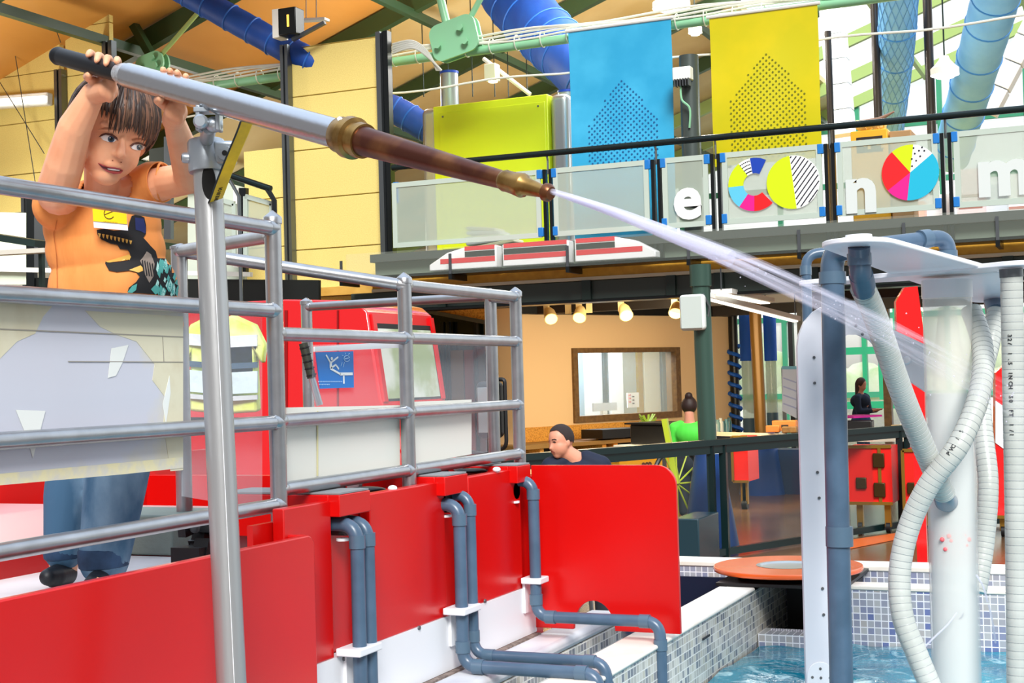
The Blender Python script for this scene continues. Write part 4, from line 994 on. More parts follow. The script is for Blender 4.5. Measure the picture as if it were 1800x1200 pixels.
# near board
xn = -1.645
ztn = (PX(300, 990, xn).z + PX(540, 943, xn).z) / 2; yn = PX(553, 960, xn).y
nb = thing('front_board', 'nearest tall red laminate board below the boy', 'board', 'red platform boards')
k = [V((xn, 1.2, .2)), V((xn, yn, .2)), V((xn, yn, ztn - .015))] + [V((xn, yn - .012, ztn - .004)), V((xn, yn - .022, ztn))] + [V((xn, 1.2, ztn))]
MB().prism(k, (-.020, 0, 0)).build('board', red_lam, nb, bevel=.003)
MB().box((xn - .09, yn - .02, .5), (xn - .0205, yn, ztn - .001)).build('return_board', red_lam, nb, bevel=.003)
zr0, zr1 = .975, 1.332
fb = thing('platform_facing', 'recessed red facing and white skirting of the platform', 'facing')
MB().box((XF - .05, yn - .1, zr0), (XF - .035, 4.0, zr1 - .03)).build('recess_board', red_lam, fb)
MB().box((XF - .03, 1.6, .832), (XF + .004, 3.99, zr0)).build('skirting', white_pl, fb)
for px, py in ((604, 1157), (736, 1103), (852, 1056)):
    q = PX(px, py, XF + .004); MB().lathe(q, q + V((.004, 0, 0)), [(0, .006), (1, .005)], 10).build('screw', steel, fb)
ys = lambda px: PX(px, 950, XF).y
for (pa, pb_, lab) in ((500, 583, 'red facing board left of the first pipe pair'), (652, 783, 'red facing board between the two pipe pairs'), (826, 917, 'red facing board left of the single pipe')):
    t = thing('facing_board', lab, 'board', 'red platform boards'); MB().box((XF - .03, ys(pa), zr0), (XF, ys(pb_), zr1)).build('board', red_lam, t, bevel=.003)
for i, (pa, pb_, lab) in enumerate(((597, 651, 'red bracket box with grey rubber top above the first pipe pair'), (783, 823, 'red bracket box with grey rubber top above the second pipe pair'), (911, 934, 'red bracket box with grey rubber top above the single pipe'))):
    xf = XF + .025; ya_ = PX(pa, 880, xf).y; yb_ = PX(pb_, 870, xf).y; zt_ = (870 - 0, 838, 819)[i]; zt_ = PX(pa, zt_ + (0), xf).z; 
    t = thing('valve_bracket', lab, 'bracket', 'red valve brackets'); MB().box((xf - .34, ya_, zt_ - .03), (xf - .03, yb_, zt_)).build('shelf', red_lam, t, bevel=.002)
    MB().box((xf - .03, ya_, zt_ - .05), (xf, yb_, zt_)).build('front_lip', red_lam, t, bevel=.002); MB().box((xf - .33, ya_ + .004, zt_ + .001), (xf - .002, yb_ - .004, zt_ + .005)).build('rubber_mat', mat('grey rubber mat', '#8b8f92', .7), t)
    q = V((xf - .06, (ya_ + yb_) / 2, zt_ - .075)); MB().tube([q + V((-.03, 0, 0)), q + V((.035, 0, 0))], .026, 14).build('valve_body', rubber, t); MB().lathe(q + V((.03, -.01, -.03)), q + V((.03, -.01, -.036)), [(0, .016), (1, .016)], 12).build('valve_cap', white_pl, t)
# machines seen over the boards
for (px, py, d, lab) in ((612, 850, 3.75, 'small machine with red and chrome parts behind the first bracket'), (795, 817, 4.3, 'small machine with chrome wheel behind the second bracket')):
    t = thing('small_machine', lab, 'machine', 'small machines on the platform'); c = P(px, py, d)
    MB().boxm(c + V((-.04, 0, -.01)), (.05, .04, .03)).build('motor', rubber, t, bevel=.006); MB().boxm(c + V((.02, -.01, 0)), (.022, .02, .02)).build('head', case_red, t, bevel=.004)
    MB().lathe(c + V((.04, -.03, 0)), c + V((.04, -.045, 0)), [(0, .02), (1, .018)], 16).build('wheel', silver, t); MB().boxm(c + V((-.11, 0, -.015)), (.012, .02, .035)).build('mount', white_pl, t)
    MB().ball(P(px + 35, py + 10, d - .1), (.05, .03, .008)).build('rubber_flap', rubber, t); MB().ball(P(px + 78, py + 8, d - .2), (.012, .012, .008)).build('cap', white_pl, t)
# end splash board with notch
zE0, zE1 = .845, 1.335; YE = 3.985; xa, xb = XF + .002, PY(1191, 950, YE).x; cxn = PY(1044, 1090, YE).x; rr = .066
k = [V((xa, YE, zE0 + .0)), V((cxn - rr, YE, zE0))] + [V((cxn - math.cos(w) * rr, YE, zE0 + math.sin(w) * rr * 1.32)) for w in [pi * i / 16 for i in range(1, 16)]] + [V((cxn + rr, YE, zE0)), V((xb, YE, zE0))]
k += arc(V((xb - .06, YE, zE1 - .06)), .06, 0, pi / 2, 8) + [V((xa, YE, zE1))]
t = thing('end_splash_board', 'upright red end board with rounded corner and half round notch', 'board'); MB().prism(k, (0, .015, 0)).build('board', red_lam, t, bevel=.002)

# --- splash panels on the railing
milky = mat('milky scratched acrylic', '#cdd0dc', .25, noise=(2.6, '#d9d3bb', .52, .6), alpha=.93)
cream_pl = mat('cream splash sheet', '#e4e4da', .3)
clear = clear_mat('clear acrylic sheet', '#dfe6ee', .13)
XP = XR - .022
def xpq(pts, X=XP): return [PX(x, y, X) for x, y in pts]
def sheet(name, lab, pts, m, X=XP, th=.004, parts=()):
    t = thing(name, lab, 'panel', 'splash panels on the railing'); MB().prism(xpq(pts, X), (-th, 0, 0)).build('sheet', m, t); return t
t = sheet('splash_panel', 'large milky scratched splash panel in front of the boy', [(-60, 520), (322, 548), (322, 822), (220, 833), (-60, 858)], milky)
MB().prism(xpq([(-60, 838), (322, 803), (322, 822), (220, 833), (-60, 858)], XP + .0015), (-.001, 0, 0)).build('glue_edge', mat('yellowed glue edge', '#e9e2b6', .4, noise=(30, '#d8d6c8', .4, .6)), t)
patch_m = mat('stained cream film', '#d8d3b8', .5, noise=(9, '#c9bfa0', .5, .72))
for nm_, pts in (('film_patch', [(150, 546), (322, 556), (322, 826), (300, 828), (287, 745), (292, 700), (268, 668), (272, 640), (240, 600), (205, 588), (176, 574)]), ('film_patch', [(-60, 528), (92, 538), (76, 556), (62, 586), (30, 600), (-10, 640), (-60, 660)])):
    MB().prism(xpq(pts, XP + .0006), (-.0005, 0, 0)).build(nm_, patch_m, t)
for pts in ([(286, 710), (298, 660), (300, 690), (292, 745)], [(196, 612), (226, 606), (216, 636), (204, 660), (190, 664)], [(28, 720), (80, 722), (70, 760), (58, 805), (48, 770)]): MB().prism(xpq(pts, XP + .0012), (-.0005, 0, 0)).build('film_tear', mat('pale film tear', '#e6eae6', .25), t)
for (a, b, w) in (((0, 578), (322, 592), .002), ((120, 635), (322, 636), .0015), ((286, 592), (288, 636), .0015)): MB().bar(PX(*a, XP + .001), PX(*b, XP + .001), .001, w).build('scratch', mat('grey scratch', '#9a958a', .6), t)
t = sheet('splash_panel', 'clear splash panel between boy and corner post, upper half hazy', [(322, 548), (461, 556), (461, 895), (322, 872)], clear)
t = sheet('splash_panel', 'clear splash panel carrying the blue warning sign', [(551, 606), (703, 601), (703, 716), (551, 722)], clear, XR - .05)
MB().prism(xpq([(551, 609), (703, 600), (703, 611), (551, 618)], XR - .045), (.004, 0, 0)).build('edge_strip', white_pl, t)
t = sheet('splash_panel', 'cream opaque splash panel left of the middle post', [(505, 716), (703, 712), (703, 818), (505, 848)], cream_pl, XR - .02)
MB().prism(xpq([(557, 722), (559, 722), (559, 836), (557, 836)], XR - .0185), (.001, 0, 0)).build('seam', mat('cream seam', '#d9d2a0', .5), t)
t = sheet('splash_panel', 'clear splash panel right of the middle post with red reflections', [(726, 606), (857, 606), (857, 795), (726, 812)], clear, XR - .03)
t = sheet('splash_panel', 'cream opaque splash panel right of the middle post', [(726, 706), (829, 702), (829, 798), (726, 816)], cream_pl, XR - .018)
# warning sign
XS = XR - .044
sg = thing('warning_sign', 'blue warning sign with a white falling figure', 'sign'); blue_s = mat('warning sign blue', '#0a78cc', .35)
MB().prism(xpq([(554, 619), (620, 617), (621, 681), (562, 683)], XS), (.002, 0, 0)).build('plate', blue_s, sg)
def sp_(x, y): return PX(540 + x / 12, 600 + y / 12, XS + .003)      # from the 12x enlarged view
fig = MB()
for pts, w in ((((400, 290), (480, 430)), 38), (((650, 330), (520, 430)), 34), (((495, 420), (500, 560)), 78), (((500, 560), (600, 490), (665, 580)), 36), (((490, 570), (700, 690)), 44), (((690, 685), (955, 680)), 62), (((770, 700), (775, 890)), 42)):
    for a, b in zip(pts, pts[1:]): fig.bar(sp_(*a), sp_(*b), .0016, w / 12 * 3.45 / F, up=(0, 0, 1) if abs(a[0] - b[0]) > abs(a[1] - b[1]) else (0, 1, 0))
fig.build('falling_figure', lw, sg); MB().lathe(sp_(512, 362), sp_(512, 362) + V((.0016, 0, 0)), [(0, .0042), (1, .0042)], 16).build('figure_head', lw, sg)
em = MB(); cc = (835, 360); em.tube([sp_(cc[0] + math.cos(w) * 60, cc[1] + math.sin(w) * 62) for w in [math.radians(20 + k * 12) for k in range(27)]], .0009, 6); em.tube([sp_(895, 340), sp_(800, 365), sp_(790, 370)], .0008, 6)
for (a, b) in (((735, 290), (760, 300)), ((800, 240), (808, 270)), ((870, 270), (895, 250)), ((710, 520), (735, 440)), ((755, 540), (785, 440))): em.tube([sp_(*a), sp_(*b)], .0007, 6)
em.build('face_emblem', mat('sign light blue', '#bfe6ff', .4), sg)
tx = MB()
for (x0, x1, y, st_) in ((240, 720, 845, 34), (255, 490, 905, 34)):
    x = x0
    while x < x1: tx.bar(sp_(x, y - 12), sp_(x, y + 12), .001, .0009, up=(0, 1, 0)); tx.bar(sp_(x, y), sp_(x + st_ * .5, y), .001, .0008); x += st_
tx.build('printed_sign', MATS['sign light blue'], sg)
# grip handle leaning behind the panel
t = thing('grip_lever', 'silver lever with black ribbed grip beside the warning sign', 'lever')
MB().tube([P(533, 603, 3.6), P(548, 664, 3.6)], .0115, 14).build('grip', mat('dark olive grip', '#2c2f22', .6), t); MB().tube([P(548, 664, 3.6), P(562, 712, 3.6)], .009, 14).build('rod', silver, t)
for k in range(5): MB().tube([P(535 + k * 3, 610 + k * 12, 3.6), P(535.5 + k * 3, 612 + k * 12, 3.6)], .0135, 14).build('rib', rubber, t)
# fire jacket hung behind the clear panel
t = thing('hi_vis_jacket', 'lime and blue hi-vis jacket hanging behind the clear panel', 'jacket')
sil = [(318, 600), (334, 570), (368, 553), (388, 562), (408, 553), (446, 570), (464, 606), (460, 640), (448, 622), (452, 724), (392, 728), (332, 722), (334, 624), (322, 644)]
MB().prism([P(x, y, 5.2) for x, y in sil], cf * .09).build('jacket_body', mat('jacket lime', '#d9ea62', .7, noise=(8, '#eef3c4', .4, .7), bump=(10, 1.0)), t, bevel=.012)
for ya_, yb_, c, nm in ((586, 606, '#dfe9ee', 'pale'), (634, 644, '#2e4f68', 'navy'), (650, 688, '#cfe6ea', 'ice'), (692, 700, '#c8d0d2', 'silver')):
    MB().prism([P(332, ya_, 5.19), P(392, ya_ + 5, 5.17), P(452, ya_ + 2, 5.19), P(452, yb_ + 2, 5.19), P(392, yb_ + 5, 5.17), P(332, yb_, 5.19)], cf * .02).build('reflective_band', mat('jacket ' + nm, c, .5, bump=(10, 1.0)), t)
q = P(390, 556, 5.34); MB().tube([(q.x, q.y, 0), q], .012, 8).build('stand_pole', steel, t)

# --- cannon post
cp = thing('cannon_post', 'thick silver post standing in front of the railing and carrying the water cannon', 'post')
pt, pbm = P(363, 262, 2.62), P(411, 1290, 2.50)
ax = (pbm - pt).normalized()
MB().tube([pt, pbm], .0262, 36).build('post_tube', mat('brushed aluminium post', '#a8aaab', .34, .6, bump=(50, .08), stretch=(1, 1, .15)), cp)
# worn weld seam
MB().tube([pt + (pbm - pt) * s - cf * .0262 * .93 + cr * .0100 for s in [i / 30 for i in range(3, 31)]], .0007, 6).build('seam', white_pl, cp)
mc = pt + ax * .012
galv = mat('galvanised clamp', '#aab3bb', .35, .7, bump=(30, .1))
MB().lathe(mc - ax * .028, mc + ax * .032, [(0, .032), (.08, .0345), (.92, .0345), (1, .033)], 36).build('clamp_sleeve', galv, cp)
s_ = -cf
MB().boxm(mc + cr * .036 + s_ * .012 + cu * .002, (.020, .016, .022), Matrix((cr, cf, cu)).transposed()).build('clamp_lug', galv, cp, bevel=.006, seg=3)
MB().lathe(mc + cr * .040 + s_ * .02, mc + cr * .040 + s_ * .035, [(0, .015), (1, .013)], 18).build('clamp_eye', galv, cp)
MB().lathe(mc + cr * .040 + s_ * .0345, mc + cr * .040 + s_ * .0365, [(0, .005), (1, .005)], 12).build('bolt_hole', rubber, cp)
MB().lathe(mc - cr * .030 - cu * .006 + s_ * .01, mc - cr * .043 - cu * .006 + s_ * .013, [(0, .010), (.7, .010), (1, .008)], 16).build('set_screw', galv, cp)
MB().lathe(mc - cr * .0425 - cu * .006 + s_ * .013, mc - cr * .044 - cu * .006 + s_ * .0133, [(0, .005), (1, .005)], 6).build('hex_socket', rubber, cp)
# slot in the post for the hose
sc_ = P(374, 325, 2.62) - cf * .0350
k = [sc_ + cr * (.0125 * math.cos(w)) + ax * (-.030 * math.sin(w) if math.sin(w) < 0 else -.034 * math.sin(w)) for w in [2 * pi * i / 24 for i in range(24)]]
MB().prism(k, cf * .006).build('hose_slot', mat('slot black', '#040404', .9), cp)
# --- water cannon
A, B = P(212, 129, 2.67), P(603, 238, 2.22); dc = (B - A).normalized()
def L(px):   # point of the axis seen in column px
    n = cu.cross(ray(px, 300)); return A + dc * ((CAM - A).dot(n) / dc.dot(n))
wc = thing('water_cannon', 'swivelling water cannon with aluminium barrel and brass nozzle', 'water cannon')
MB().lathe(L(97), L(216), [(0, .009), (.02, .0165), (.05, .0185), (.09, .0165), (.12, .0175), (1, .0175)], 28).build('handle_grip', mat('black ribbed grip', '#090b10', .45, spec=.25), wc)
MB().lathe(L(210), L(236), [(0, .018), (.3, .021), (.6, .0205), (1, .0235)], 28).build('grip_collar', mat('silver tape', '#b9bcc0', .3, .6, bump=(90, .4)), wc)
MB().lathe(L(226), L(604), [(0, .0235), (1, .0235)], 40).build('barrel', mat('brushed aluminium barrel', '#c3c6cb', .24, 1.0, bump=(60, .05)), wc)
brass = mat('worn brass', '#a3814a', .3, .85, noise=(30, '#7a5c2e', .4, .7)); br2 = mat('browned bronze lance', '#5a3328', .32, .75, noise=(14, '#8a5b36', .45, .75))
MB().lathe(L(596), L(640), [(0, .0262), (.05, .0285), (.35, .029), (.4, .033), (.62, .033), (.66, .027), (.8, .0255), (.82, .028), (1, .027)], 40).build('collar', brass, wc)
MB().lathe(L(638), L(888), [(0, .0245), (.03, .0225), (1, .0128)], 36).build('lance', br2, wc)
MB().lathe(L(884), L(966), [(0, .0135), (.06, .0155), (.1, .0148), (.28, .0158), (.42, .0172), (.46, .0160), (.5, .0125), (.95, .0078), (1, .008)], 32).build('nozzle', brass, wc)
MB().lathe(L(955), L(969), [(0, .008), (.3, .0125), (.7, .0125), (1, .009)], 28).build('nozzle_ring', br2, wc)
for dz in (.02, -.022): MB().lathe(L(600) + cu * dz - cf * .017, L(600) + cu * dz * 1.1 - cf * .022, [(0, .005), (1, .004)], 8).build('rivet', galv, wc)
hc = L(368) - cu * .024
for s in (-1, 1): MB().boxm(hc - cu * .012 + cr * s * .017, (.004, .016, .022), Matrix((cr, cf, cu)).transposed()).build('hinge_plate', galv, wc, bevel=.002)
MB().boxm(hc + cu * .002, (.024, .018, .004), Matrix((cr, cf, cu)).transposed()).build('saddle', galv, wc, bevel=.001)
MB().lathe(hc - cu * .020 - cf * .03 - cr * .010, hc - cu * .020 + cf * .02 - cr * .010, [(0, .009), (.08, .0125), (.3, .0125), (.31, .009), (1, .009)], 24).build('hinge_pin', galv, wc)
MB().ball(hc - cu * .022 + cr * .008, (.016, .016, .014)).build('knuckle', galv, wc)
MB().tube([hc - cu * .026, mc - ax * .026], .013, 20).build('pivot_stem', galv, wc)
# yellow flat hose
yh = thing('yellow_hose', 'yellow flat hose running from the barrel into the post slot', 'hose'); ym = mat('yellow fabric hose', '#eec800', .45, noise=(40, '#dcb400', .4, .7))
cl = spline([P(440, 200, 2.43), P(430, 228, 2.46), P(410, 275, 2.50), P(394, 315, 2.53), P(384, 342, 2.56), P(380, 352, 2.585)], 8)
def ribbon(cl, w0, th, side, name, m, par, off=V((0, 0, 0))):
    vs = []; fs = []
    for p in cl:
        for a, b in ((-1, -1), (1, -1), (1, 1), (-1, 1)): vs.append(p + off + side * (w0 * a) + (-cf) * (th * b))
    for i in range(len(cl) - 1):
        for j in range(4): fs.append((i * 4 + j, i * 4 + (j + 1) % 4, i * 4 + 4 + (j + 1) % 4, i * 4 + 4 + j))
    fs += [(0, 1, 2, 3), tuple(len(cl) * 4 - 4 + j for j in (3, 2, 1, 0))]
    return MB().add(vs, fs).build(name, m, par)
sd = (cr * .93 + cu * .33).normalized()
ribbon(cl, .0118, .002, sd, 'hose_band', ym, yh); ribbon(cl, .002, .003, sd, 'hose_lining', rubber, yh, -sd * .0138)
for txt, i, sz in (('10 UV', 30, .009), ('EAGE', 36, .010)):
    p = cl[i]; d = (cl[i + 3] - cl[i - 3]).normalized(); place_text('printed_sign', txt, sz, p - cf * .003, -d, sd, mat('hose print', '#3c3410', .6), yh, .0003, .0002)

# --- water jet
wj = thing('water_jet', 'long white jet of water shooting from the brass nozzle towards the tubes', 'water', kind='stuff')
def water_mat(name, op):
    m = clear_mat(name, '#cfcfdc', op, .15); n = m.node_tree.nodes; l = m.node_tree.links
    tl = n.new('ShaderNodeBsdfTranslucent'); tl.inputs[0].default_value = (.28, .28, .32, 1); ad = n.new('ShaderNodeAddShader'); mx = [x for x in n if x.type == 'MIX_SHADER'][0]
    l.new(n['Principled BSDF'].outputs[0], ad.inputs[0]); l.new(tl.outputs[0], ad.inputs[1]); l.new(ad.outputs[0], mx.inputs[2]); return m
w1 = water_mat('jet water dense', .42)
wdens = [water_mat('jet water %d' % i, o) for i, o in enumerate((.17, .075, .034, .014))]
path = spline([P(966, 335, 1.92), P(1060, 366, 1.86), P(1150, 400, 1.80), P(1300, 461, 1.72), P(1450, 530, 1.65), P(1600, 606, 1.60), P(1760, 694, 1.56), P(1880, 764, 1.54)], 10)
jn = len(path); rj = random.Random(11); fr = frames(path)
MB().tube(path[:30], [.0040 + .0065 * (i / 29) for i in range(30)], 14).build('jet_core', water_mat('jet core', .22), wj)
lay = [MB() for _ in wdens]; drops = MB()
for k in range(170):
    a0 = rj.uniform(0, 2 * pi); q = math.sqrt(rj.random()); s0 = int(rj.random() ** 1.25 * .80 * jn); ln = int(rj.uniform(.14, .38) * jn); e0 = min(jn - 1, s0 + ln)
    if e0 - s0 < 4: continue
    pts = []
    for i in range(s0, e0):
        t_ = i / jn; spr = .0030 + .0205 * t_ ** 1.1; pts.append(path[i] + (fr[i][0] * math.cos(a0) + fr[i][1] * math.sin(a0)) * spr * q)
    r0 = rj.choice((.0007, .0011, .0017, .0028)) * (1 + .8 * s0 / jn); n_ = len(pts)
    lay[min(3, int((s0 + .5 * ln) / jn * 4.4))].tube(pts, [r0 * math.sin(pi * (i + .6) / (n_ + .2)) + .0001 for i in range(n_)], 8)
for k in range(90):
    t_ = rj.uniform(.3, 1) ** .8; i = min(jn - 1, int(t_ * jn)); g = rj.gauss(0, 1) * (.004 + .016 * t_); a0 = rj.uniform(0, 2 * pi)
    drops.ball(path[i] + (fr[i][0] * math.cos(a0) + fr[i][1] * math.sin(a0)) * g, rj.uniform(.0004, .0010), nu=6, nv=4)
for m_q, l_q in zip(wdens, lay): l_q.build('jet_strands', m_q, wj)
drops.build('droplets', w1, wj)

# ================================================================== pool
tiles_v = tile_mat('mosaic tiles side', ['#c2bfb6', '#aeaca6', '#d3d0c7', '#98989a', '#dbd8cd', '#83868e', '#bab7ae', '#c9c4b4'], .0245, '#eceae4', ('Y', 'Z'))
tiles_b = tile_mat('mosaic tiles back', ['#a5a8b0', '#959aac', '#b0b2b4', '#868ca6', '#9fa0a8', '#adabaa', '#6a76a4', '#a2a6ae', '#9498a8'], .0245, '#e8eaf0', ('X', 'Z'))
tiles_h = tile_mat('mosaic tiles floor', ['#8aa3ac', '#7f98a6', '#9fb4b8', '#6a87a0'], .0245, '#a9c4c8', ('X', 'Y'))
cope = mat('cream pool coping', '#ece8de', .5, noise=(9, '#dcd5c6', .4, .75))
pool = thing('tiled_pool', 'raised tiled water pool with cream coping', 'pool')
XI, XO, YBk, zcp = -1.275, -1.41, 5.12, .832
def pbx(n_, a, b, m, **k): return MB().box(a, b).build(n_, m, pool, **k)
pbx('side_wall', (XO + .006, 1.5, .0), (XI - .006, 5.6, zcp - .014), tiles_v)
pbx('coping', (XO, 1.5, zcp - .014), (XI, YBk - .12, zcp), cope, bevel=.006)
pbx('trough_wall', (XF - .02, 1.5, 0), (-1.585, 4.45, zcp - .045), tiles_v)
pbx('trough_ledge', (XF + .002, 1.5, zcp - .045), (-1.58, 4.45, zcp - .006), mat('grey white ledge', '#d7dade', .45, noise=(8, '#bfc3cc', .4, .7)), bevel=.015)
pbx('grout_strip', (XF + .004, 1.5, zcp - .006), (XF + .022, 3.98, zcp - .001), mat('brown old sealant', '#8d7d74', .8, noise=(50, '#6a5c55', .4, .6), bump=(60, .5)))
pbx('trough_floor', (-1.585, 1.5, .5), (XO, 4.45, .66), tiles_h)
nv = mat('navy trough shade', '#0d1c33', .4)  # navy stands for the shadow inside the far trough end
pbx('shaded_trough', (-2.1, 4.46, .3), (XO, 5.49, .60), nv); pbx('trough_shade_board', (-1.95, 5.48, .3), (XO - .0, 5.497, zcp - .04), nv)
pbx('recess_shade', (-1.27, 5.46, .3), (-.985, 5.495, zcp - .02), rubber); pbx('recess_shade', (-.995, YBk + .005, .3), (-.983, 5.49, zcp - .02), rubber); pbx('recess_shade_plate', (-1.42, 5.0, zcp + .0005), (-.96, 5.49, zcp + .012), rubber)  # black walls stand for shade, plate added to darken the recess
pbx('pool_floor', (XI - .006, 1.5, .30), (.95, YBk + .4, .42), tiles_h)
pbx('back_wall', (-.98, YBk, 0), (.95, YBk + .09, zcp - .015), tiles_b); pbx('coping', (-.99, YBk - .004, zcp - .015), (.95, YBk + .10, zcp), cope, bevel=.004)
pbx('back_trough_floor', (-.98, YBk + .09, .3), (.95, 5.5, .70), tiles_h)
pbx('back_trough_wall', (-1.95, 5.5, 0), (.95, 5.62, zcp + .0), tiles_b); pbx('coping', (-1.95, 5.495, zcp), (.95, 5.64, zcp + .02), cope, bevel=.004)
pbx('step', (-1.275, YBk - .1, .3), (-.98, YBk + .02, .665), tiles_b)
pbx('right_wall', (.95, 1.5, 0), (1.05, 5.62, zcp), tiles_v)
pbx('drain', (XI - .001, 4.32, .765), (XI + .002, 4.40, .772), rubber)
# water
def water_surface(name, x0, x1, y0_, y1_, z, lab, amp):
    nx, ny = 90, 110; vs = []; fs = []; R = random.Random(3); ph = [(R.uniform(8, 40), R.uniform(0, 2 * pi), R.uniform(0, 6)) for _ in range(14)]
    for i in range(nx + 1):
        for j in range(ny + 1):
            x = x0 + (x1 - x0) * i / nx; y = y0_ + (y1_ - y0_) * j / ny
            h_ = sum(math.sin(f * (x * math.cos(a) + y * math.sin(a)) + s) / f for f, a, s in ph); vs.append((x, y, z + amp * h_))
    for i in range(nx):
        for j in range(ny): a = i * (ny + 1) + j; fs.append((a, a + ny + 1, a + ny + 2, a + 1))
    m = mat('turquoise churned water', '#2593a6', .05, noise=(5, '#136b82', .35, .6), bump=(26, .5)); n = m.node_tree.nodes; l = m.node_tree.links
    if 'foam' not in n:
        b = n['Principled BSDF']; tc = n.new('ShaderNodeTexCoord'); t = n.new('ShaderNodeTexNoise'); t.name = 'foam'; t.inputs['Scale'].default_value = 9; t.inputs['Detail'].default_value = 9; t.inputs['Roughness'].default_value = .62; t.inputs['Distortion'].default_value = 1.2
        r = n.new('ShaderNodeValToRGB'); r.color_ramp.elements[0].position = .55; r.color_ramp.elements[1].position = .71
        old = b.inputs['Base Color'].links[0].from_socket; mx = n.new('ShaderNodeMix'); mx.data_type = 'RGBA'; l.new(tc.outputs['Object'], t.inputs['Vector']); l.new(t.outputs['Fac'], r.inputs[0]); l.new(r.outputs[0], mx.inputs[0]); l.new(old, mx.inputs[6]); mx.inputs[7].default_value = S('#bfe6ea'); l.new(mx.outputs[2], b.inputs['Base Color'])
    o = MB().add(vs, fs).build(name, m, smooth=80); return tag(o, lab, 'water', kind='stuff')
water_surface('pool_water', XI + .002, .948, 2.2, YBk - .002, .625, 'churning turquoise pool water with white foam', .035)
tw_ = MB().box((-1.583, 1.6, .661), (XO + .005, 4.44, .69)).build('trough_water', mat('shallow trough water', '#8fb3bd', .08, bump=(20, .3))); tag(tw_, 'shallow still water in the tiled side trough', 'water', kind='stuff')
# falling water curtain under the disc
t = MB(); rj = random.Random(4)
for k in range(26): x = XI + .03 + .009 * k; t.tube([(x, YBk - .02, .67), (x + rj.uniform(-.004, .004), YBk - .05 - rj.uniform(0, .04), .62)], .003, 5)
tag(t.build('overflow_water', w1), 'small white overflow of water under the orange disc', 'water', kind='stuff')
# orange disc
dc_ = PZ(1385, 1001, .862); od = thing('orange_disc', 'orange round ring table on the pool corner', 'ring')
vs = []; fs = []; N = 64; prof_ = [(.11, 0), (.272, 0), (.275, .009), (.272, .018), (.11, .018)]
for i in range(N):
    w = 2 * pi * i / N
    for r_, z_ in prof_: vs.append(dc_ + V((math.cos(w) * r_, math.sin(w) * r_, z_)))
for i in range(N):
    for j in range(5): a = i * 5 + j; b = i * 5 + (j + 1) % 5; c = ((i + 1) % N) * 5; fs.append((a, b, c + (j + 1) % 5, c + j))
MB().add(vs, fs).build('ring_top', mat('orange laminate', '#f0672a', .25, coat=.5), od, bevel=.002)
MB().lathe(dc_ + V((0, 0, .019)), dc_ + V((0, 0, .0135)), [(0, .116), (0, .104), (1, .098), (1, .0)], 40, cap=False).build('metal_bowl', silver, od)
MB().box((dc_.x - .15, dc_.y - .15, .845), (dc_.x + .15, dc_.y + .2, dc_.z)).build('support', rubber, od)

# --- grey pipes on the platform wall
pvc_l = mat('lighter grey pvc coupling', '#50687c', .3)
def fitting(t, p, d, r, ln=.03): MB().tube([p, p + d * ln], r * 1.16, 20).build('coupling', pvc_l, t)
def pipe(lab, path_, r, fits=(), rad=.045, name='grey_pipe', group='grey pipes on the red boards'):
    t = thing(name, lab, 'pipe', group); MB().tube(bend(path_, rad), r, 20).build('pipe', pvc, t)
    for p, d in fits: fitting(t, V(p), V(d), r)
    return t
xp_ = XF + .045
def vpipe(px, top, r, lab, hz=None, x=xp_, endpx=None, drop=.75):
    y = PX(px, 1000, x).y; zt_ = PX(px - 6, top, x).z; pts = [V((XF - .06, y, zt_)), V((x, y, zt_)), V((x, y, .3 if hz is None else PX(px, hz, x).z))]; fits = [((x, y, zt_ - .055), (0, 0, 1))]
    if hz is not None:
        z = pts[-1].z; xe = PY(endpx, hz + 15, y).x; pts += [V((xe, y, z)), V((xe, y, .35))]; fits += [((x + .03, y, z), (1, 0, 0)), ((xe - .06, y, z), (1, 0, 0)), ((xe, y, z - .05), (0, 0, -1)), ((x, y, z + .035), (0, 0, 1))]
    return pipe(lab, pts, r, fits), y
t, _ = vpipe(629, 922, .0165, 'front grey pipe of the first pair'); t, _ = vpipe(648, 918, .0155, 'rear grey pipe of the first pair')
t, _ = vpipe(810, 887, .0172, 'front grey pipe of the second pair bending towards the pool', 1172, endpx=1052); t, _ = vpipe(829, 870, .0150, 'rear grey pipe of the second pair bending towards the pool', 1152, endpx=1066)
t, _ = vpipe(941, 845, .0170, 'single grey pipe bending in front of the red end board', 1084, endpx=1160)
for px, py, w, lab in ((638, 1138, .055, 'white pipe clamp on the first pair'), (818, 1068, .055, 'white pipe clamp on the second pair'), (945, 1017, .035, 'white pipe clamp on the single pipe')):
    y = PX(px, py, xp_).y; z = PX(px, py, xp_).z; t = thing('pipe_clamp', lab, 'clamp', 'white pipe clamps'); MB().box((XF + .005, y - w, z - .012), (xp_ + .024, y + w * .9, z + .006)).build('clamp_body', white_pl, t, bevel=.003); MB().box((XF + .004, y - .02, z - .10), (XF + .012, y + .05, z + .0)).build('back_plate', white_pl, t)

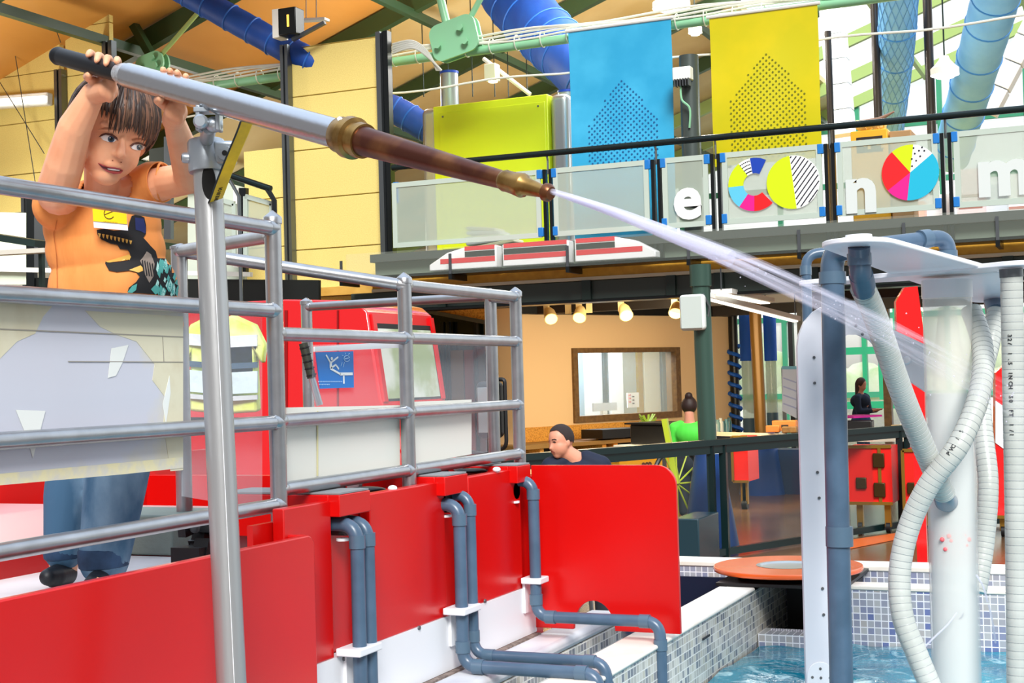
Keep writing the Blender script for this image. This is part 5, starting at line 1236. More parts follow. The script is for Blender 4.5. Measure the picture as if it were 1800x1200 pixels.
# ================================================================== clear tube tower in the pool
ac_m = mat('frosted white acrylic', '#f4f6fc', .3, alpha=.80)
tower_d = 3.60
arch = thing('white_arch_frame', 'tall white plastic arch frame with screw holes standing in the pool', 'frame')
ap = [(1420, 1290), (1402, 610), (1405, 588), (1414, 566), (1430, 548), (1452, 535), (1480, 528), (1512, 528), (1540, 545), (1572, 580), (1628, 606), (1630, 690), (1592, 664), (1562, 648), (1548, 618), (1530, 598), (1508, 588), (1490, 588), (1474, 600), (1466, 616), (1485, 1290)]
MB().prism([P(x, y, 3.75) for x, y in ap], cf * .02).build('plate', mat('white hdpe', '#dfe2ec', .35), arch)
sm = MB()
for (x, y) in ((1431, 628), (1432, 673), (1505, 572), (1516, 587), (1437, 830), (1440, 875), (1446, 1034), (1448, 1080), (1442, 1175), (1428, 1190), (1443, 1191), (1459, 1191)): MB().lathe(P(x, y, 3.75), P(x, y, 3.746), [(0, .0042), (1, .0036)], 10).build('screw', steel, arch)
k = [P(1442 + math.cos(w) * 23, 1187 - math.sin(w) * 24, 3.747) for w in [pi * i / 14 for i in range(15)]] + [P(1419, 1290, 3.747), P(1467, 1290, 3.747)]
MB().prism(k, cf * .002).build('foot_plate', mat('white hdpe foot', '#eceff6', .35), arch, bevel=.001)
MB().lathe(P(1593, 633, 3.74), P(1593, 633, 3.75), [(0, .008), (1, .012)], 16).build('boss', MATS['white hdpe foot'], arch)
# red board with a white diagonal band
brr = mat('bright red board', '#e00d0d', .22, coat=.5)
for lab, red, wh in (('glossy red upright with a white diagonal band left of the clear tube', ((1575, 530), (1590, 505), (1613, 503), (1626, 600), (1628, 745), (1600, 690), (1578, 640)), ((1576, 584), (1626, 606), (1628, 686), (1578, 646))),
                      ('red upright with a white diagonal band beside the right hose', ((1750, 655), (1772, 636), (1782, 905), (1750, 905)), ((1750, 704), (1779, 724), (1780, 800), (1750, 778)))):
    rb = thing('striped_board', lab, 'board', 'red uprights with white bands')
    MB().prism([P(x, y, 5.75) for x, y in red], cf * .03).build('board', brr, rb); MB().prism([P(x, y, 5.745) for x, y in wh], cf * .004).build('white_band', white_pl, rb)
    a = P(red[-2][0] + 6, red[-2][1] - 6, 5.77); MB().box((a.x - .01, a.y, 0), (a.x + .03, a.y + .03, a.z)).build('stand', brr, rb)
# clear cylinder
ct = thing('clear_water_tube', 'wide clear acrylic water tube with pink balls inside', 'tube')
c0, c1 = P(1664, 492, tower_d), P(1684, 1290, tower_d - .02); r0 = .0605
vs_t = MB().lathe(c0, c1, [(0, r0), (1, r0)], 40); vs_t.build('outer_tube', clear_mat('tube clear acrylic', '#f4f4ee', .45), ct)
MB().lathe(c0 - cu * .0, c0 + (c1 - c0) * .04, [(0, r0 * 1.03), (1, r0 * 1.03)], 40).build('collar', ac_m, ct)
MB().lathe(c0 + (c1 - c0) * .06, c0 + (c1 - c0) * .30, [(0, r0 * .35), (.5, r0 * .6), (1, r0 * .75)], 30).build('inner_spray', clear_mat('spray haze', '#f4f3dc', .30, .5), ct)
MB().lathe(c0 + (c1 - c0) * .25, c1, [(0, r0 * .9), (1, r0 * .9)], 36).build('water_column', clear_mat('milky water column', '#dde6ea', .74, .3), ct)
pk = mat('pink ball', '#ff6a70', .4)
for (x, y) in ((1662, 965), (1672, 950), (1687, 950), (1698, 958), (1690, 972), (1656, 948), (1703, 948), (1676, 972), (1668, 942), (1695, 940)): MB().ball(P(x, y, tower_d - .058 - .0), .006, nu=12, nv=8).build('ball', pk, ct)
MB().lathe(P(1671, 930, tower_d), P(1673, 990, tower_d), [(0, r0 * .93), (1, r0 * .93)], 30).build('pink_cloud', clear_mat('pink haze', '#ff9a98', .35, .5), ct)
MB().lathe(P(1684, 1079, tower_d - .05), P(1684, 1079, tower_d - .066), [(0, .018), (1, .013)], 20).build('inlet_fitting', mat('slate fitting', '#6d7f9c', .3), ct)
# star plate on top
star = thing('star_top_plate', 'frosted white star shaped plate on top of the clear tube', 'plate')
C0 = P(1668, 484, tower_d)
def arm(e, w1_, w0_=.12, th=.012):
    e = V(e); d = (e - C0).normalized(); side = d.cross(V((0, 0, 1))).normalized(); up = side.cross(d)
    k = [C0 + side * w0_, C0 - side * w0_] + [e - side * w1_ * math.cos(w) + d * w1_ * math.sin(w) for w in [pi * i / 12 for i in range(13)]]
    MB().prism(k, up * th).build('arm', ac_m, star, bevel=.003)
E1, E2, E3, E4 = P(1510, 434, 3.05), P(1446, 500, 3.72), P(1782, 470, 3.42), P(1748, 528, 4.25)
arm(E1, .078); arm(E2, .06); arm(E3, .06); arm(E4, .07)
MB().lathe(E1 + V((0, 0, .012)), E1 + V((0, 0, .026)), [(0, .03), (1, .028)], 24).build('end_cap', ac_m, star)
# grey pipes of the tower
def tp(lab, path_, r, fits=(), rad=.05): return pipe(lab, path_, r, fits, rad, 'tower_pipe', 'grey pipes of the tube tower')
d3 = V((0, 0, -1))
pv = P(1463, 455, 3.5)
t = tp('thick grey riser pipe in front of the white arch', [P(1520, 436, 3.42), P(1462, 438, 3.5), P(1481, 1290, 3.45)], .0285, ((P(1463, 478, 3.5), (P(1481, 1290, 3.45) - P(1463, 478, 3.5)).normalized()), (P(1475, 925, 3.47), (P(1481, 1290, 3.45) - P(1463, 478, 3.5)).normalized() * 1.6)), .06)
t = tp('thin grey riser pipe behind the white arch', [P(1465, 442, 4.6), P(1416, 447, 4.6), P(1442, 1290, 4.5)], .0165, ((P(1416, 468, 4.6), (P(1421, 640, 4.55) - P(1416, 447, 4.6)).normalized()),), .05)
t = tp('grey overhead pipe turning down onto the star plate', [P(1535, 432, 3.5), P(1666, 416, 3.62), P(1668, 480, 3.62)], .0205, ((P(1617, 421, 3.57), (P(1666, 416, 3.62) - P(1535, 432, 3.5)).normalized()), (P(1666, 440, 3.62), (P(1668, 480, 3.62) - P(1666, 416, 3.62)).normalized())), .045)
# ribbed hoses
hose_m = mat('ribbed pvc hose', '#b9beb8', .3, noise=(5, '#cdd1cc', .35, .7), alpha=.97); rib_m = mat('hose rib line', '#a2a9aa', .4)
def hose(lab, pts, r, pitch=.014, m=hose_m, cuff=None, seg=9):
    t = thing('ribbed_hose', lab, 'hose', 'ribbed hoses of the tube tower'); sp_l = spline(pts, seg)
    # resample evenly
    L_ = [0]
    for a, b in zip(sp_l, sp_l[1:]): L_.append(L_[-1] + (b - a).length)
    n = int(L_[-1] / (pitch / 4)); ev = []; j = 0
    for i in range(n + 1):
        s = L_[-1] * i / n
        while j < len(L_) - 2 and L_[j + 1] < s: j += 1
        ev.append(sp_l[j].lerp(sp_l[j + 1], (s - L_[j]) / max(1e-9, L_[j + 1] - L_[j])))
    MB().tube(ev, [r * (1 - .022 * (1 if i % 4 == 0 else 0)) for i in range(n + 1)], 24).build('hose_wall', m, t, smooth=50)
    fr_ = frames(ev); mb = MB()
    for i in range(0, n + 1, 4):
        a, b = fr_[i]; mb.tube([ev[i] + (a * math.cos(w) + b * math.sin(w)) * r * .985 for w in [2 * pi * q / 20 for q in range(21)]], .0009, 4, cap=False)
    mb.build('spiral_rib', rib_m, t); return t, ev
h1, e1 = hose('pale ribbed hose slanting from the front star arm into the clear tube', [P(1516, 505, 3.12), P(1540, 560, 3.2), P(1585, 690, 3.32), P(1630, 800, 3.42), P(1660, 868, 3.5)], .0272)
MB().tube(bend([E1, P(1512, 478, 3.07), P(1519, 512, 3.12)], .05), .0235, 22).build('grey_elbow', pvc, h1); MB().tube([P(1510, 445, 3.06), P(1511, 466, 3.06)], .0258, 22).build('coupling', pvc, h1); MB().tube([P(1513, 482, 3.08), P(1518, 503, 3.11)], .0262, 22).build('coupling', pvc, h1)
MB().tube([P(1653, 852, 3.49), P(1662, 880, 3.53), P(1676, 885, 3.6)], .027, 20).build('clear_cuff', mat('grey clear cuff', '#8f9aa6', .15), h1)
h2, e2 = hose('long ribbed hose crossing the clear tube and looping down on its left', [P(1707, 545, 3.62), P(1727, 610, 3.55), P(1722, 690, 3.44), P(1686, 780, 3.38), P(1634, 850, 3.40), P(1600, 920, 3.42), P(1582, 1000, 3.42), P(1586, 1080, 3.40), P(1612, 1150, 3.38), P(1650, 1240, 3.36)], .0262, .017)
h3, e3 = hose('bluish ribbed hose behind the clear tube on its right side', [P(1752, 548, 4.1), P(1741, 600, 4.05), P(1724, 680, 4.0), P(1728, 760, 3.95), P(1737, 850, 3.9), P(1730, 950, 3.88), P(1716, 1040, 3.85)], .0275, .016)
MB().tube([E4 - V((0, 0, .0)), P(1752, 552, 4.14)], .031, 20).build('grey_elbow', pvc, h3)
MB().tube([P(1748, 566, 4.1), P(1745, 575, 4.08)], .031, 20).build('hose_clip', steel, h3)
h4, e4 = hose('vertical ribbed hose with black print at the right edge', [P(1778, 482, 3.42), P(1781, 650, 3.42), P(1785, 850, 3.4), P(1788, 1050, 3.38), P(1790, 1260, 3.36)], .0262, .019)
MB().tube([P(1777, 472, 3.42), P(1778, 487, 3.42)], .0275, 20).build('hose_clip', steel, h4)
mk = MB(); r9 = random.Random(6)
pm_ = mat('hose print black', '#23272a', .6)
def print_on(h, ev, r, i0, i1, txt, size, off=0.0):
    n = len(txt)
    for j, ch in enumerate(txt):
        if ch == ' ': continue
        i = int(i0 + (i1 - i0) * j / n); p = ev[i]; d = (ev[i + 2] - ev[i - 2]).normalized(); vdir = (CAM - p).normalized(); s = d.cross(vdir).normalized()
        if i1 < i0: d = -d; s = -s
        w = off; place_text('printed_sign', ch, size, p + (vdir * math.cos(w) + s * math.sin(w)) * r * 1.03, d, (s * math.cos(w) - vdir * math.sin(w)) * -1, pm_, h, .0004, .0003)
n4 = len(e4); print_on(h4, e4, .0262, int(n4 * .14), int(n4 * .38), '32/ 1.5 INCH 50 FT 1/1', .013, .25)
n2 = len(e2); print_on(h2, e2, .0262, int(n2 * .42), int(n2 * .22), 'PVC / S LINE 50 10250', .013, -.3)
# small spurts from the clear tube
sw = thing('water_spurt', 'thin arc of water squirting from the clear tube into the pool', 'water', kind='stuff')
for pts in ([(1682, 1076), (1665, 1098), (1640, 1122), (1622, 1142), (1614, 1165)], [(1716, 1010), (1728, 1030), (1736, 1058)], [(1738, 1062), (1746, 1100), (1750, 1130)]):
    MB().tube(spline([P(x, y, 3.5) for x, y in pts], 6), .0024, 8).build('stream', w1, sw)
# ================================================================== people
def capsule(mb, a, b, ra, rb, n=14):
    a, b = V(a), V(b); mb.ball(a, ra, nu=n, nv=10); mb.ball(b, rb, nu=n, nv=10); mb.tube([a, b], [ra, rb], n)
def chain(mb, pts, rs):
    for i in range(len(pts) - 1): capsule(mb, pts[i], pts[i + 1], rs[i], rs[i + 1])
def fuse(name, mb, voxel, m, parent, smooth=6):
    """one continuous surface out of overlapping volumes"""
    me = bpy.data.meshes.new('tmp'); me.from_pydata([tuple(v) for v in mb.v], [], mb.f)
    bm = bmesh.new(); bm.from_mesh(me); bmesh.ops.recalc_face_normals(bm, faces=bm.faces); bm.to_mesh(me); bm.free()
    o = link(bpy.data.objects.new('tmp', me)); r = o.modifiers.new('r', 'REMESH'); r.mode = 'VOXEL'; r.voxel_size = voxel
    s = o.modifiers.new('s', 'SMOOTH'); s.factor = .5; s.iterations = smooth
    bpy.context.view_layer.update()
    me2 = bpy.data.meshes.new_from_object(o.evaluated_get(bpy.context.evaluated_depsgraph_get())); bpy.data.objects.remove(o)
    me2.name = name; me2.materials.clear(); me2.materials.append(m); me2.polygons.foreach_set('use_smooth', [True] * len(me2.polygons))
    o = link(bpy.data.objects.new(name, me2)); 
    if parent: o.parent = parent
    return o
def bvh_of(o): 
    me = o.data; return BVHTree.FromPolygons([v.co.copy() for v in me.vertices], [tuple(p.vertices) for p in me.polygons])
def decal(name, poly, bvh, m, parent, off=.0008, grid=3.0, near=0.0):
    """printed or painted shape laid onto the surface it belongs to"""
    pts = [V((p[0], p[1])) for p in poly]; bd = []
    for i, p in enumerate(pts):
        q = pts[(i + 1) % len(pts)]; n = max(1, int((q - p).length / grid))
        bd += [p.lerp(q, k / n) for k in range(n)]
    nb = len(bd); xs = [p.x for p in bd]; ys = [p.y for p in bd]; inner = []
    y = min(ys) + grid * .7
    while y < max(ys):
        x = min(xs) + grid * .7
        while x < max(xs): inner.append(V((x, y))); x += grid
        y += grid
    res = delaunay_2d_cdt(bd + inner, [(i, (i + 1) % nb) for i in range(nb)], [], 1, 1e-4)
    vs, ok = [], []
    for p in res[0]:
        d = ray(p.x, p.y).normalized(); h = bvh.ray_cast(CAM + d * near, d)
        if h[0] is None: vs.append(V((0, 0, 0))); ok.append(False)
        else: vs.append(h[0] + (h[1] if h[1].dot(d) < 0 else -h[1]) * off - d * off * .5); ok.append(True)
    fs = [f for f in res[2] if all(ok[i] for i in f) and max((vs[f[i]] - vs[f[i - 1]]).length for i in range(len(f))) < .05]
    if fs:      # one piece only
        par = list(range(len(vs)))
        def find(i):
            while par[i] != i: par[i] = par[par[i]]; i = par[i]
            return i
        for f in fs:
            for i in f[1:]: par[find(i)] = find(f[0])
        cnt = {}
        for f in fs: cnt[find(f[0])] = cnt.get(find(f[0]), 0) + 1
        best = max(cnt, key=cnt.get); fs = [f for f in fs if find(f[0]) == best]
        used = sorted({i for f in fs for i in f}); mp = {i: k for k, i in enumerate(used)}; vs = [vs[i] for i in used]; fs = [tuple(mp[i] for i in f) for f in fs]
    me = bpy.data.meshes.new(name); me.from_pydata([tuple(v) for v in vs], [], [tuple(f) for f in fs]); me.materials.append(m)
    me.polygons.foreach_set('use_smooth', [True] * len(me.polygons))
    o = link(bpy.data.objects.new(name, me)); o.parent = parent; return o
skin = mat('child skin', '#f3b48c', .5, sss=.10, noise=(22, '#eda67e', .4, .7)); skin_m = mat('adult skin', '#d9967a', .5)
def head_frame(yaw, roll, pitch, at=(900, 600)):
    y, r, p = map(math.radians, (yaw, roll, pitch)); fw = -ray(*at).normalized(); r0_ = fw.cross(cu).normalized() * -1; u0_ = r0_.cross(fw) * -1
    if r0_.dot(cr) < 0: r0_ = -r0_
    if u0_.dot(cu) < 0: u0_ = -u0_
    up = u0_ * math.cos(r) + r0_ * math.sin(r); rt = r0_ * math.cos(r) - u0_ * math.sin(r)
    f = fw * math.cos(y) + rt * math.sin(y); s = rt * math.cos(y) - fw * math.sin(y)
    return f * math.cos(p) - up * math.sin(p), up * math.cos(p) + f * math.sin(p), s
def head(mb, H, f, u, s, k=1.0, jaw=1.0):
    R = Matrix((s, f, u)).transposed(); q = lambda a, b, c: H + (s * a + f * b + u * c) * k
    def E(c, r): mb.ball(q(*c), tuple(x * k for x in r), R, 28, 18)
    E((0, -.012, .022), (.072, .088, .086)); E((0, .018, -.030), (.060 * jaw, .064, .068)); E((0, .040, -.078), (.030, .030, .026))
    for t in (-1, 1):
        E((t * .031, .036, -.040), (.026, .028, .027)); E((t * .0080, .082, -.031), (.0060, .006, .0055)); E((t * .070, -.008, -.012), (.010, .016, .024))
        E((t * .028, .062, .016), (.020, .010, .008))
    capsule(mb, q(0, .073, .002), q(0, .0915, -.027), .0055 * k, .0092 * k)
    E((0, .072, -.054), (.020, .012, .012)); E((0, .066, -.063), (.017, .011, .007))
    return q
# ------------------------------------------------------------------ the boy
boy = thing('child', 'boy in an orange dinosaur t-shirt holding the water cannon over his head', 'child')
D = 2.98
H = P(197, 231, 2.93); hf, hu, hs = head_frame(18, 15, 7, (197, 231))
bmh = MB(); hq = head(bmh, H, hf, hu, hs, 1.02)
# neck, torso, arms, legs
chain(bmh, [hq(0, -.01, -.06), P(180, 350, 3.0), P(188, 400, 3.02)], [.036, .038, .06])
for c, r in (((182, 405), (.098, .066, .10)), ((197, 500), (.096, .070, .11)), ((192, 590), (.10, .075, .08))): bmh.ball(P(*c, 3.02), r, Matrix((cr, cf, cu)).transposed(), 24, 16)
chain(bmh, [P(188, 365, 3.02), P(116, 368, 3.0), P(98, 338, 2.90), P(113, 290, 2.86), P(131, 225, 2.82), P(163, 166, 2.79)], [.05, .038, .040, .0385, .033, .0235])
chain(bmh, [P(190, 360, 3.02), P(250, 332, 3.02), P(292, 321, 2.99), P(334, 313, 2.93), P(318, 250, 2.80), P(305, 208, 2.72)], [.05, .04, .035, .0325, .027, .020])
chain(bmh, [P(165, 620, 3.02), P(140, 800, 3.03), P(112, 985, 3.04), P(112, 1004, 3.04)], [.06, .045, .032, .028])
chain(bmh, [P(222, 620, 3.02), P(208, 800, 3.00), P(182, 990, 2.96), P(182, 1010, 2.96)], [.06, .046, .033, .028])
chain(bmh, [P(112, 1008, 3.04), P(88, 1014, 2.96)], [.024, .016]); chain(bmh, [P(182, 1014, 2.96), P(165, 1026, 2.86)], [.024, .016])
# hands: palm behind the grip, fingers closing over the top, thumb from the side
def hand(mb, px0, px1, rad, wrist, palm_dn, fr=.0072, reach=1.0, angs=(25, 72, 118, 158)):
    n = 4; m = L((px0 + px1) / 2); pc = m + cf * (rad + .012) - cu * palm_dn
    mb.ball(pc, (.034, .014, .027), Matrix((dc, cf, cu)).transposed(), 18, 12)
    chain(mb, [wrist, pc - cu * .016], [.021, .021]); mb.ball(pc - cu * .02, (.026, .018, .02), Matrix((dc, cf, cu)).transposed(), 16, 10)
    for i in range(n):
        px = px0 + (px1 - px0) * i / (n - 1); c = L(px); R_ = rad + fr * .9; ln = (.88, 1.0, 1.02, .82)[i] * reach; shift = dc * (.004 * (i - 1.5) + .006)
        pts = [pc + dc * ((i - 1.5) * .0145) + cu * .018] + [c + shift * (k / 3) + (cf * math.cos(w) + cu * math.sin(w)) * R_ for k, w in enumerate([math.radians(a) for a in (angs[0], angs[1], angs[2] * ln, angs[3] * ln)])]
        chain(mb, pts, [fr * 1.15, fr * 1.1, fr * 1.05, fr, fr * .82])
    t0 = pc - dc * .026 - cu * .012; c = L(px0 - 6)
    chain(mb, [t0, c - dc * .004 - cu * (rad + .006) + cf * .006, c + dc * .012 - cu * (rad + .004) - cf * .012], [fr * 1.5, fr * 1.3, fr * 1.0])
hand(bmh, 160, 203, .0175, P(163, 166, 2.79), .020)
hand(bmh, 285, 318, .0235, P(304, 212, 2.72), .022, angs=(-5, 25, 58, 90))
body = fuse('body', bmh, .0026, skin, boy, 4)
bb_ = bvh_of(body)
# face
def z5(pts): return [(40 + x / 3.75, 220 + y / 3.75) for x, y in pts]
eye_w, iris_m, pup = mat('eye white', '#f6f3f2', .15), mat('grey blue iris', '#3d5068', .15), mat('pupil black', '#08090c', .1)
lid = mat('lash brown', '#5a3126', .6); lipm = mat('lip rose', '#c7525a', .4); brow_m = mat('brow brown', '#b07350', .7); dark_m = mat('mouth inner', '#4a1418', .5); blush = mat('rosy cheek', '#e98c72', .5)
def circ(x, y, r, sy=1.0, n=16): return [(x + math.cos(2 * pi * k / n) * r, y + math.sin(2 * pi * k / n) * r * sy) for k in range(n)]
for lids, wh_, ir, r_ in (
    ([(500, 82), (518, 62), (548, 50), (590, 54), (622, 82), (632, 104), (612, 92), (585, 72), (548, 64), (520, 74)], [(512, 78), (545, 62), (586, 70), (618, 98), (600, 112), (562, 110), (530, 98)], (583, 92), 22),
    ([(700, 136), (722, 118), (760, 110), (800, 122), (815, 140), (798, 136), (768, 124), (732, 128), (712, 142)], [(706, 138), (735, 126), (775, 124), (806, 138), (792, 160), (752, 166), (722, 156)], (768, 146), 20)):
    ey = decal('eye', z5(wh_), bb_, eye_w, boy, .0008, 1.5)
    decal('iris', circ(*z5([ir])[0], r_ / 3.75, .95), bb_, iris_m, ey, .0014, 1.5); decal('pupil', circ(*z5([ir])[0], r_ / 3.75 * .5), bb_, pup, ey, .0018, 1.2)
    decal('eye_glint', circ(z5([ir])[0][0] - 2, z5([ir])[0][1] - 2, .9), bb_, eye_w, ey, .0022, 1)
    decal('eyelid', z5(lids), bb_, lid, ey, .0016, 1.5)
decal('eyebrow', z5([(495, 28), (540, 14), (600, 18), (640, 36), (600, 30), (545, 26)]), bb_, brow_m, boy, .0008, 1.5)
decal('eyebrow', z5([(715, 92), (760, 84), (810, 92), (822, 102), (770, 96), (722, 102)]), bb_, brow_m, boy, .0008, 1.5)
mo_ = decal('lips', z5([(494, 246), (520, 256), (560, 272), (600, 276), (640, 284), (662, 298), (645, 316), (600, 322), (555, 306), (520, 280)]), bb_, lipm, boy, .0008, 1.5)
decal('mouth', z5([(496, 249), (530, 268), (575, 280), (620, 288), (658, 299), (625, 303), (575, 297), (530, 282)]), bb_, dark_m, mo_, .0013, 1.5)
decal('teeth', z5([(560, 280), (595, 284), (640, 292), (632, 297), (595, 293), (564, 287)]), bb_, eye_w, mo_, .0017, 1.2)
for x, y in ((592, 232), (648, 244)): decal('nostril', circ(*z5([(x, y)])[0], 1.5, .7, 10), bb_, mat('nostril shade', '#9a5038', .6), boy, .0006, 1)
# hair
hair1, hair2, hair3 = mat('brown hair', '#46301f', .5, noise=(40, '#5f4331', .4, .7)), mat('dark brown hair', '#2e1f19', .5), mat('light brown hair', '#74523f', .5)
rh = random.Random(21); Rh = Matrix((hs, hf, hu)).transposed()
def hp(az, el, r=1.0):
    """point of the hair shell, azimuth from the face, elevation above the ears"""
    a, e = math.radians(az), math.radians(el); return H + Rh @ (V((math.sin(a) * math.cos(e) * .0865, math.cos(a) * math.cos(e) * .098 - .012, math.sin(e) * .100 + .020)) * r * 1.02)
cap_mb = MB(); vs = []; fs = []; NA, NE = 48, 14
def hem(az):
    a = abs((az + 180) % 360 - 180); return 14 if a < 48 else (14 - (a - 48) * 1.1 if a < 90 else -32 - (a - 90) * .12)
for i in range(NA):
    az = 360 * i / NA; h0 = hem(az)
    for j in range(NE + 1): vs.append(hp(az, h0 + (90 - h0) * j / NE, .985))
for i in range(NA):
    for j in range(NE): a = i * (NE + 1) + j; b = ((i + 1) % NA) * (NE + 1) + j; fs.append((a, b, b + 1, a + 1))
cp_ = MB().add(vs, fs).build('hair_cap', hair2, boy, smooth=80); so = cp_.modifiers.new('s', 'SOLIDIFY'); so.thickness = .004; so.offset = 0
groups = {0: MB(), 1: MB(), 2: MB()}
for k in range(430):
    az = rh.uniform(-180, 180); a = abs(az); e0 = rh.uniform(42, 86); e1 = hem(az) + rh.uniform(-10, 3)
    if a < 52: e1 = -9 + 9 * math.sin(az * .06 + 1.2) + rh.uniform(-4, 7)
    if -75 < az < -22 : e1 = 12 + rh.uniform(-8, 8)
    sw_ = rh.uniform(-12, 12) + (14 if a < 60 else 0); n = 9; pts = [hp(az - sw_ * (1 - t_ ** .7) , e0 + (e1 - e0) * t_, 1.0 + .02 * math.sin(pi * t_) + rh.uniform(.0, .012)) for t_ in [i / n for i in range(n + 1)]]
    w = rh.uniform(.0028, .0052); groups[rh.choice((0, 0, 0, 1, 1, 1, 2))].tube(pts, [w * (.5 + .5 * math.sin(pi * min(1, (i + 1.5) / (n - 1)))) * (1 if i < n else .15) for i in range(n + 1)], 6, flat=.55)
for k, m in ((0, hair1), (1, hair2), (2, hair3)): groups[k].build('hair', m, boy, smooth=70)
# t-shirt
sh_m = mat('orange cotton', '#ee9c54', .8, noise=(7, '#e08840', .35, .7), bump=(8, 1.0), stretch=(1.6, 1.6, .5))
sm_ = MB(); Rc = Matrix((cr, cf, cu)).transposed()
for c, r in (((180, 398), (.122, .082, .10)), ((186, 440), (.124, .084, .09)), ((199, 505), (.134, .088, .10)), ((206, 570), (.138, .090, .06))): sm_.ball(P(*c, 3.02), r, Rc, 28, 18)
chain(sm_, [P(185, 372, 3.02), P(122, 374, 3.01), P(100, 362, 2.96)], [.055, .050, .048]); chain(sm_, [P(190, 362, 3.02), P(240, 340, 3.03), P(268, 322, 3.01), P(283, 320, 3.0)], [.055, .052, .0435, .041])
chain(sm_, [P(120, 360, 3.01), P(182, 358, 3.02), P(245, 335, 3.02)], [.038, .045, .038])
shirt = fuse('t_shirt', sm_, .0042, sh_m, boy, 5)
# keep the shirt open at the neck and at the sleeve ends
bmx = bmesh.new(); bmx.from_mesh(shirt.data)
for co, no in ((P(284, 320, 3.0), (P(292, 319, 2.99) - P(268, 322, 3.01)).normalized()),):
    g_ = [v for v in bmx.verts if (v.co - co).length < .075]; ge = list({e for v in g_ for e in v.link_edges}); gf = list({f for v in g_ for f in v.link_faces})
    bmesh.ops.bisect_plane(bmx, geom=g_ + ge + gf, plane_co=co, plane_no=no, clear_outer=True)
nk = P(186, 322, 2.965); g_ = [v for v in bmx.verts if (v.co - nk).length < .052]; bmesh.ops.delete(bmx, geom=g_, context='VERTS')
bmx.to_mesh(shirt.data); bmx.free()
so = shirt.modifiers.new('s', 'SOLIDIFY'); so.thickness = .003; so.offset = 1
sb_ = bvh_of(shirt)
MB().tube([P(283.5, 320, 3.0) + (cu * math.cos(w) + cf * math.sin(w)) * .0400 for w in [2 * pi * k / 24 for k in range(25)]], .0025, 6).build('sleeve_hem', sh_m, shirt)
def seam(pts, w=1.1):
    L_ = spline([V((x, y, 0)) for x, y in pts], 6); lft = [(p.x - w / 2, p.y) for p in L_]; rgt = [(p.x + w / 2, p.y) for p in L_]; return lft + rgt[::-1]
decal('side_seam', seam([(100, 385), (97, 410), (102, 450), (103, 500), (103, 522)]), sb_, mat('seam brown', '#b9652a', .8), shirt, .004, 2)
# dinosaur print traced on the chest (x,y in the 3.75x enlarged view of the photograph)
ink, teal_p, cream_p, navy_p, grey_p = mat('print black', '#14161a', .8), mat('print teal', '#4fa6a0', .8), mat('print cream', '#f0dcb4', .8), mat('print navy', '#1d2a63', .8), mat('print grey', '#8c8178', .8)
decal('dinosaur_print', z5([(490, 690), (540, 682), (600, 694), (690, 690), (700, 640), (715, 600), (750, 590), (795, 610), (806, 660), (805, 720), (790, 745), (830, 790), (868, 830), (880, 880), (975, 885), (1000, 960), (1030, 1050), (1050, 1128), (690, 1100), (700, 1070), (745, 1035), (770, 1000), (745, 972), (700, 962), (620, 970), (570, 960), (545, 915), (548, 898), (600, 905), (690, 895), (708, 860), (700, 835), (690, 822), (640, 815), (625, 790), (580, 782), (520, 755), (496, 725)]), sb_, ink, shirt, .0040, 5)
decal('dinosaur_print', z5([(735, 610), (790, 618), (804, 680), (800, 720), (770, 700), (740, 690)]), sb_, navy_p, shirt, .0046, 4)
decal('dinosaur_print', z5([(548, 896), (700, 850), (712, 866), (700, 890), (560, 906)]), sb_, cream_p, shirt, .0046, 4)
for k in range(9): x = 500 + k * 25; y = 712 + k * 6.0; decal('dinosaur_print', z5([(x, y), (x + 18, y + 4), (x + 12, y + 34 - k), (x + 5, y + 24)]), sb_, cream_p, shirt, .0048, 2)
decal('dinosaur_print', z5([(810, 830), (838, 850), (862, 920), (856, 1000), (830, 1040), (800, 985), (790, 940), (770, 900)]), sb_, grey_p, shirt, .0046, 4)
for k in range(5): x = 780 + k * 16; decal('dinosaur_print', z5([(x, 900 + k * 6), (x + 6, 890 + k * 6), (x + 22, 990 + k * 4), (x + 14, 1000)]), sb_, ink, shirt, .005, 3)
decal('dinosaur_print', z5([(700, 958), (775, 930), (800, 960), (760, 975)]), sb_, cream_p, shirt, .0046, 4)
rp = random.Random(5)
for k in range(34):
    x = rp.uniform(880, 1010); y = rp.uniform(900, 1110); 
    if x > 960 + (y - 900) * .38: x -= 60
    dx, dy = rp.uniform(8, 16), rp.uniform(18, 42); decal('dinosaur_print', z5([(x, y - dy), (x + dx, y - dy * .2), (x + dx * .3, y + dy), (x - dx, y + dy * .3)]), sb_, teal_p if k % 4 else mat('print pale teal', '#a9dcd6', .8), shirt, .0048, 3)
for q in ([(690, 1100), (720, 1060), (752, 1045), (745, 1085), (720, 1104)], [(840, 1080), (880, 1040), (900, 1090), (870, 1115)]): decal('dinosaur_print', z5(q), sb_, teal_p, shirt, .0048, 4)
